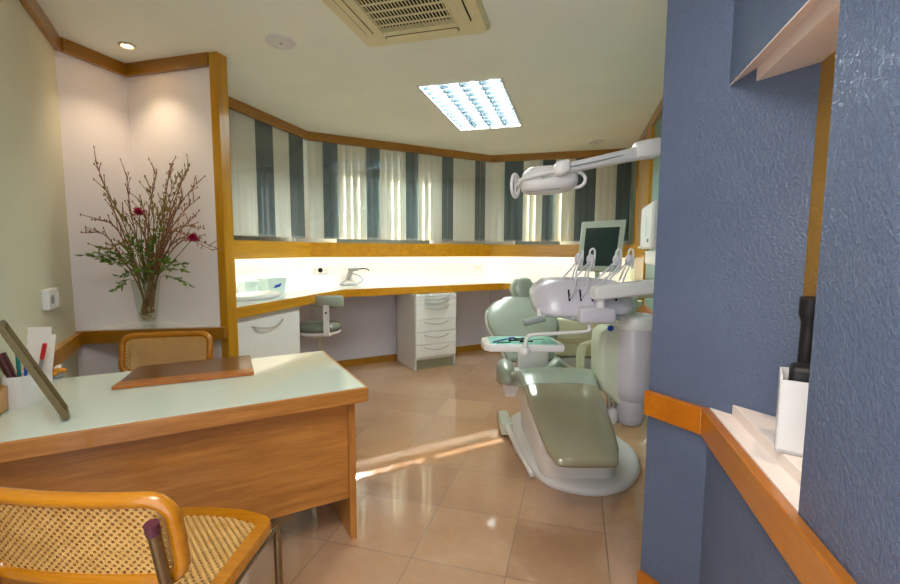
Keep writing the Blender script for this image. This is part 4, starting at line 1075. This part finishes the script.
# ------------------------------------------------------------------ monitor
mY = 3.3
P4 = [at(582.5, 222, mY), at(626.5, 219.5, mY-.06), at(619.5, 272, mY-.1), at(577.5, 270, mY-.04)]
mc = sum(P4, Vector())/4
mo = thing('monitor', 'pale grey flat computer monitor with a dark screen behind the console', 'monitor', mc, 0)
ex = (P4[1]-P4[0]); ey = (P4[0]-P4[3]); nr = ex.cross(ey).normalized()
if nr.y > 0: nr = -nr
def q4(i0, i1, j0, j1):
    f = lambda i, j: P4[3].lerp(P4[2], i).lerp(P4[0].lerp(P4[1], i), j)
    return [f(i0, j0), f(i1, j0), f(i1, j1), f(i0, j1)]
def slab(qd, d0, d1): return [p-nr*d0 for p in qd]+[p-nr*d1 for p in qd]
m = MB()
for r in ((0, 1, .87, 1), (0, 1, 0, .1), (0, .1, .1, .87), (.88, 1, .1, .87)): m.hexa(slab(q4(*r), .04, 0))
m.build('bezel', M['bezel'], mo)
MB().hexa(slab(q4(.1, .88, .1, .87), .03, .008)).build('screen', M['screen'], mo)
MB().hexa(slab(q4(.0, 1, .0, 1), .06, .04)).build('back_shell', M['bezel'], mo)
MB().cyl(mc-nr*-.0+Vector((.0, .07, 0)), mc+Vector((.0, .07, -.38)), .018, 12).cyl(mc+Vector((0, .03, 0)), mc+Vector((0, .08, 0)), .03, 12).build('stand_post', M['bezel'], mo, smooth=60)
MB().cyl(mc+Vector((0, .07, -.37)), Vector((at(640, 300, 3.3).x+.25, mc.y+.12, mc.z-.37)), .02, 12).build('wall_arm', M['bezel'], mo, smooth=60)

# dispenser and shelf on the teal wall
ds = thing('paper_dispenser', 'white wall dispenser with a green mark on the teal wall', 'dispenser', uvw(DU-.08, 3.55, 1.31), A)
mb().box(DU-.15, DU, 3.33, 3.86, 1.31, 1.64, .012, 3).build('housing', M['plastic'], ds)
mb().box(DU-.156, DU-.148, 3.34, 3.85, 1.32, 1.625, .004).build('front_cover', M['plastic'], ds)
mb().box(DU-.159, DU-.155, 3.44, 3.50, 1.36, 1.385).build('green_mark', M['tealp'], ds)
mb().box(DU-.158, DU-.155, 3.56, 3.575, 1.40, 1.55).build('printed_strip', M['mint'], ds)
mb().box(DU-.18, DU-.15, 3.72, 3.8, 1.315, 1.335, .006).build('lever', M['plastic'], ds)
wsx = thing('wall_box', 'white box below the dispenser on the teal wall', 'box', uvw(DU-.06, 3.45, 1.19), A)
mb().box(DU-.13, DU, 3.25, 3.75, 1.2, 1.29, .006).build('body', M['white'], wsx)
mb().box(DU-.134, DU, 3.246, 3.754, 1.286, 1.297, .004).build('lid', M['plastic'], wsx)
m = MB(FUV); m.tube(spline([(DU-.005, 3.2, 1.17), (DU-.06, 3.22, 1.17), (DU-.09, 3.3, 1.13), (DU-.09, 3.34, 1.04), (DU-.06, 3.3, .97), (DU-.01, 3.24, .93)], 6), .018, 12)
tag(m.build('wall_hose', M['plastic'], None, M=FUV, smooth=60), 'curved white pipe on the teal wall under the white box', 'pipe')

# ------------------------------------------------------------------ things in the niche
hl = uvw(.527, 1.225, .826)
hz_ = A+radians(-20)
nb = thing('white_holder', 'tall white box holder standing on the niche ledge', 'holder', hl, hz_)
hf = frame(hl, hz_)
m = MB(hf); hx, hy, hh = .042, .05, .175
m.box(-hx, -hx+.005, -hy, hy, 0, hh+.01).box(hx-.005, hx, -hy, hy, 0, hh+.01).box(-hx, hx, -hy, -hy+.005, 0, hh).box(-hx, hx, hy-.005, hy, 0, hh+.01).box(-hx, hx, -hy, hy, 0, .008)
m.build('body', M['plastic'], nb)
o = MB(hf).box(-.024, .034, -.034, .04, .01, .205, .012, 3).build('black_case', M['dark'], None, M=hf, smooth=40)
tag(o, 'black textured case sticking out of the white niche holder', 'case')
tel = thing('black_handset', 'black phone handset standing in the niche behind the pillar edge', 'phone', uvw(.567, 1.305, .826), A)
mb().box(.54, .596, 1.285, 1.345, .826, .86, .008).build('cradle', M['dark'], tel)
m = mb(); m.tube(spline([(.568, 1.312, .85), (.57, 1.314, .95), (.572, 1.312, 1.1), (.57, 1.305, 1.185)], 5), [.025]*5+[.018]*7+[.025]*4, 12); m.build('grip', M['dark'], tel, smooth=60)

# ------------------------------------------------------------------ light
def area(name, loc, rot, sx_, sy_, power, col=(1, 1, 1)):
    l = bpy.data.lights.new(name, 'AREA'); l.shape = 'RECTANGLE'; l.size = sx_; l.size_y = sy_; l.energy = power; l.color = col
    o = bpy.data.objects.new(name, l); COL.objects.link(o); o.location = loc; o.rotation_euler = rot; return o
area('fluorescent_glow', (LC.x, LC.y, CEIL-.058), (0, 0, A), LW-.06, LL-.06, 26, (.95, 1, 1)) if False else None
# strip lights hidden behind the wooden sill board
for i in range(3):
    p, q = [(Vector(a)+Vector(b))/2 for a, b in zip(chain(.05)[i:i+2], chain(.06)[i:i+2])]
    a, b = Vector(chain(.06)[i]), Vector(chain(.06)[i+1]); c = (a+b)/2; L = (b-a).length-.06
    area('cove_strip', uvw(c.x, c.y, 1.33), (0, 0, A+atan2((b-a).y, (b-a).x)), L, .04, 2.0*L, (1, .97, .86))
# added unseen fill light just below the ceiling, above the camera
area('rear_ceiling_light', uvw(-.35, .1, CEIL-.02), (0, 0, A), .6, 1.2, 20, (1, 1, 1))
# niche halogen
l = bpy.data.lights.new('niche_halogen', 'SPOT'); l.energy = 7; l.color = (1, .78, .58); l.spot_size = radians(120); l.spot_blend = .6; l.shadow_soft_size = .02
o = bpy.data.objects.new('niche_halogen', l); COL.objects.link(o); o.location = uvw(.56, 1.02, 1.77)
# low sun through the gap under the blinds
l = bpy.data.lights.new('sun', 'SUN'); l.energy = 18; l.color = (1, .97, .9); l.angle = radians(.6)
sun = bpy.data.objects.new('sun', l); COL.objects.link(sun)
az = -pi/4-radians(16); el = radians(29)
d = Vector((cos(az)*cos(el), sin(az)*cos(el), -sin(el))); d = FUV.to_3x3() @ d
sun.rotation_euler = d.to_track_quat('-Z', 'Y').to_euler()
w = bpy.data.worlds.new('world'); SC.world = w; w.use_nodes = True
bg = w.node_tree.nodes['Background']; bg.inputs[0].default_value = (.95, .97, 1, 1); bg.inputs[1].default_value = 1.45

SC.view_settings.view_transform = 'Standard'; SC.view_settings.look = 'None'
SC.view_settings.gamma = 1; SC.view_settings.use_curve_mapping = False
SC.view_settings.exposure = 0.68
SC.cycles.use_denoising = True
SC.cycles.max_bounces = 10; SC.cycles.diffuse_bounces = 5; SC.cycles.transparent_max_bounces = 24; SC.cycles.sample_clamp_indirect = 6
SC.cycles.caustics_reflective = False; SC.cycles.caustics_refractive = False
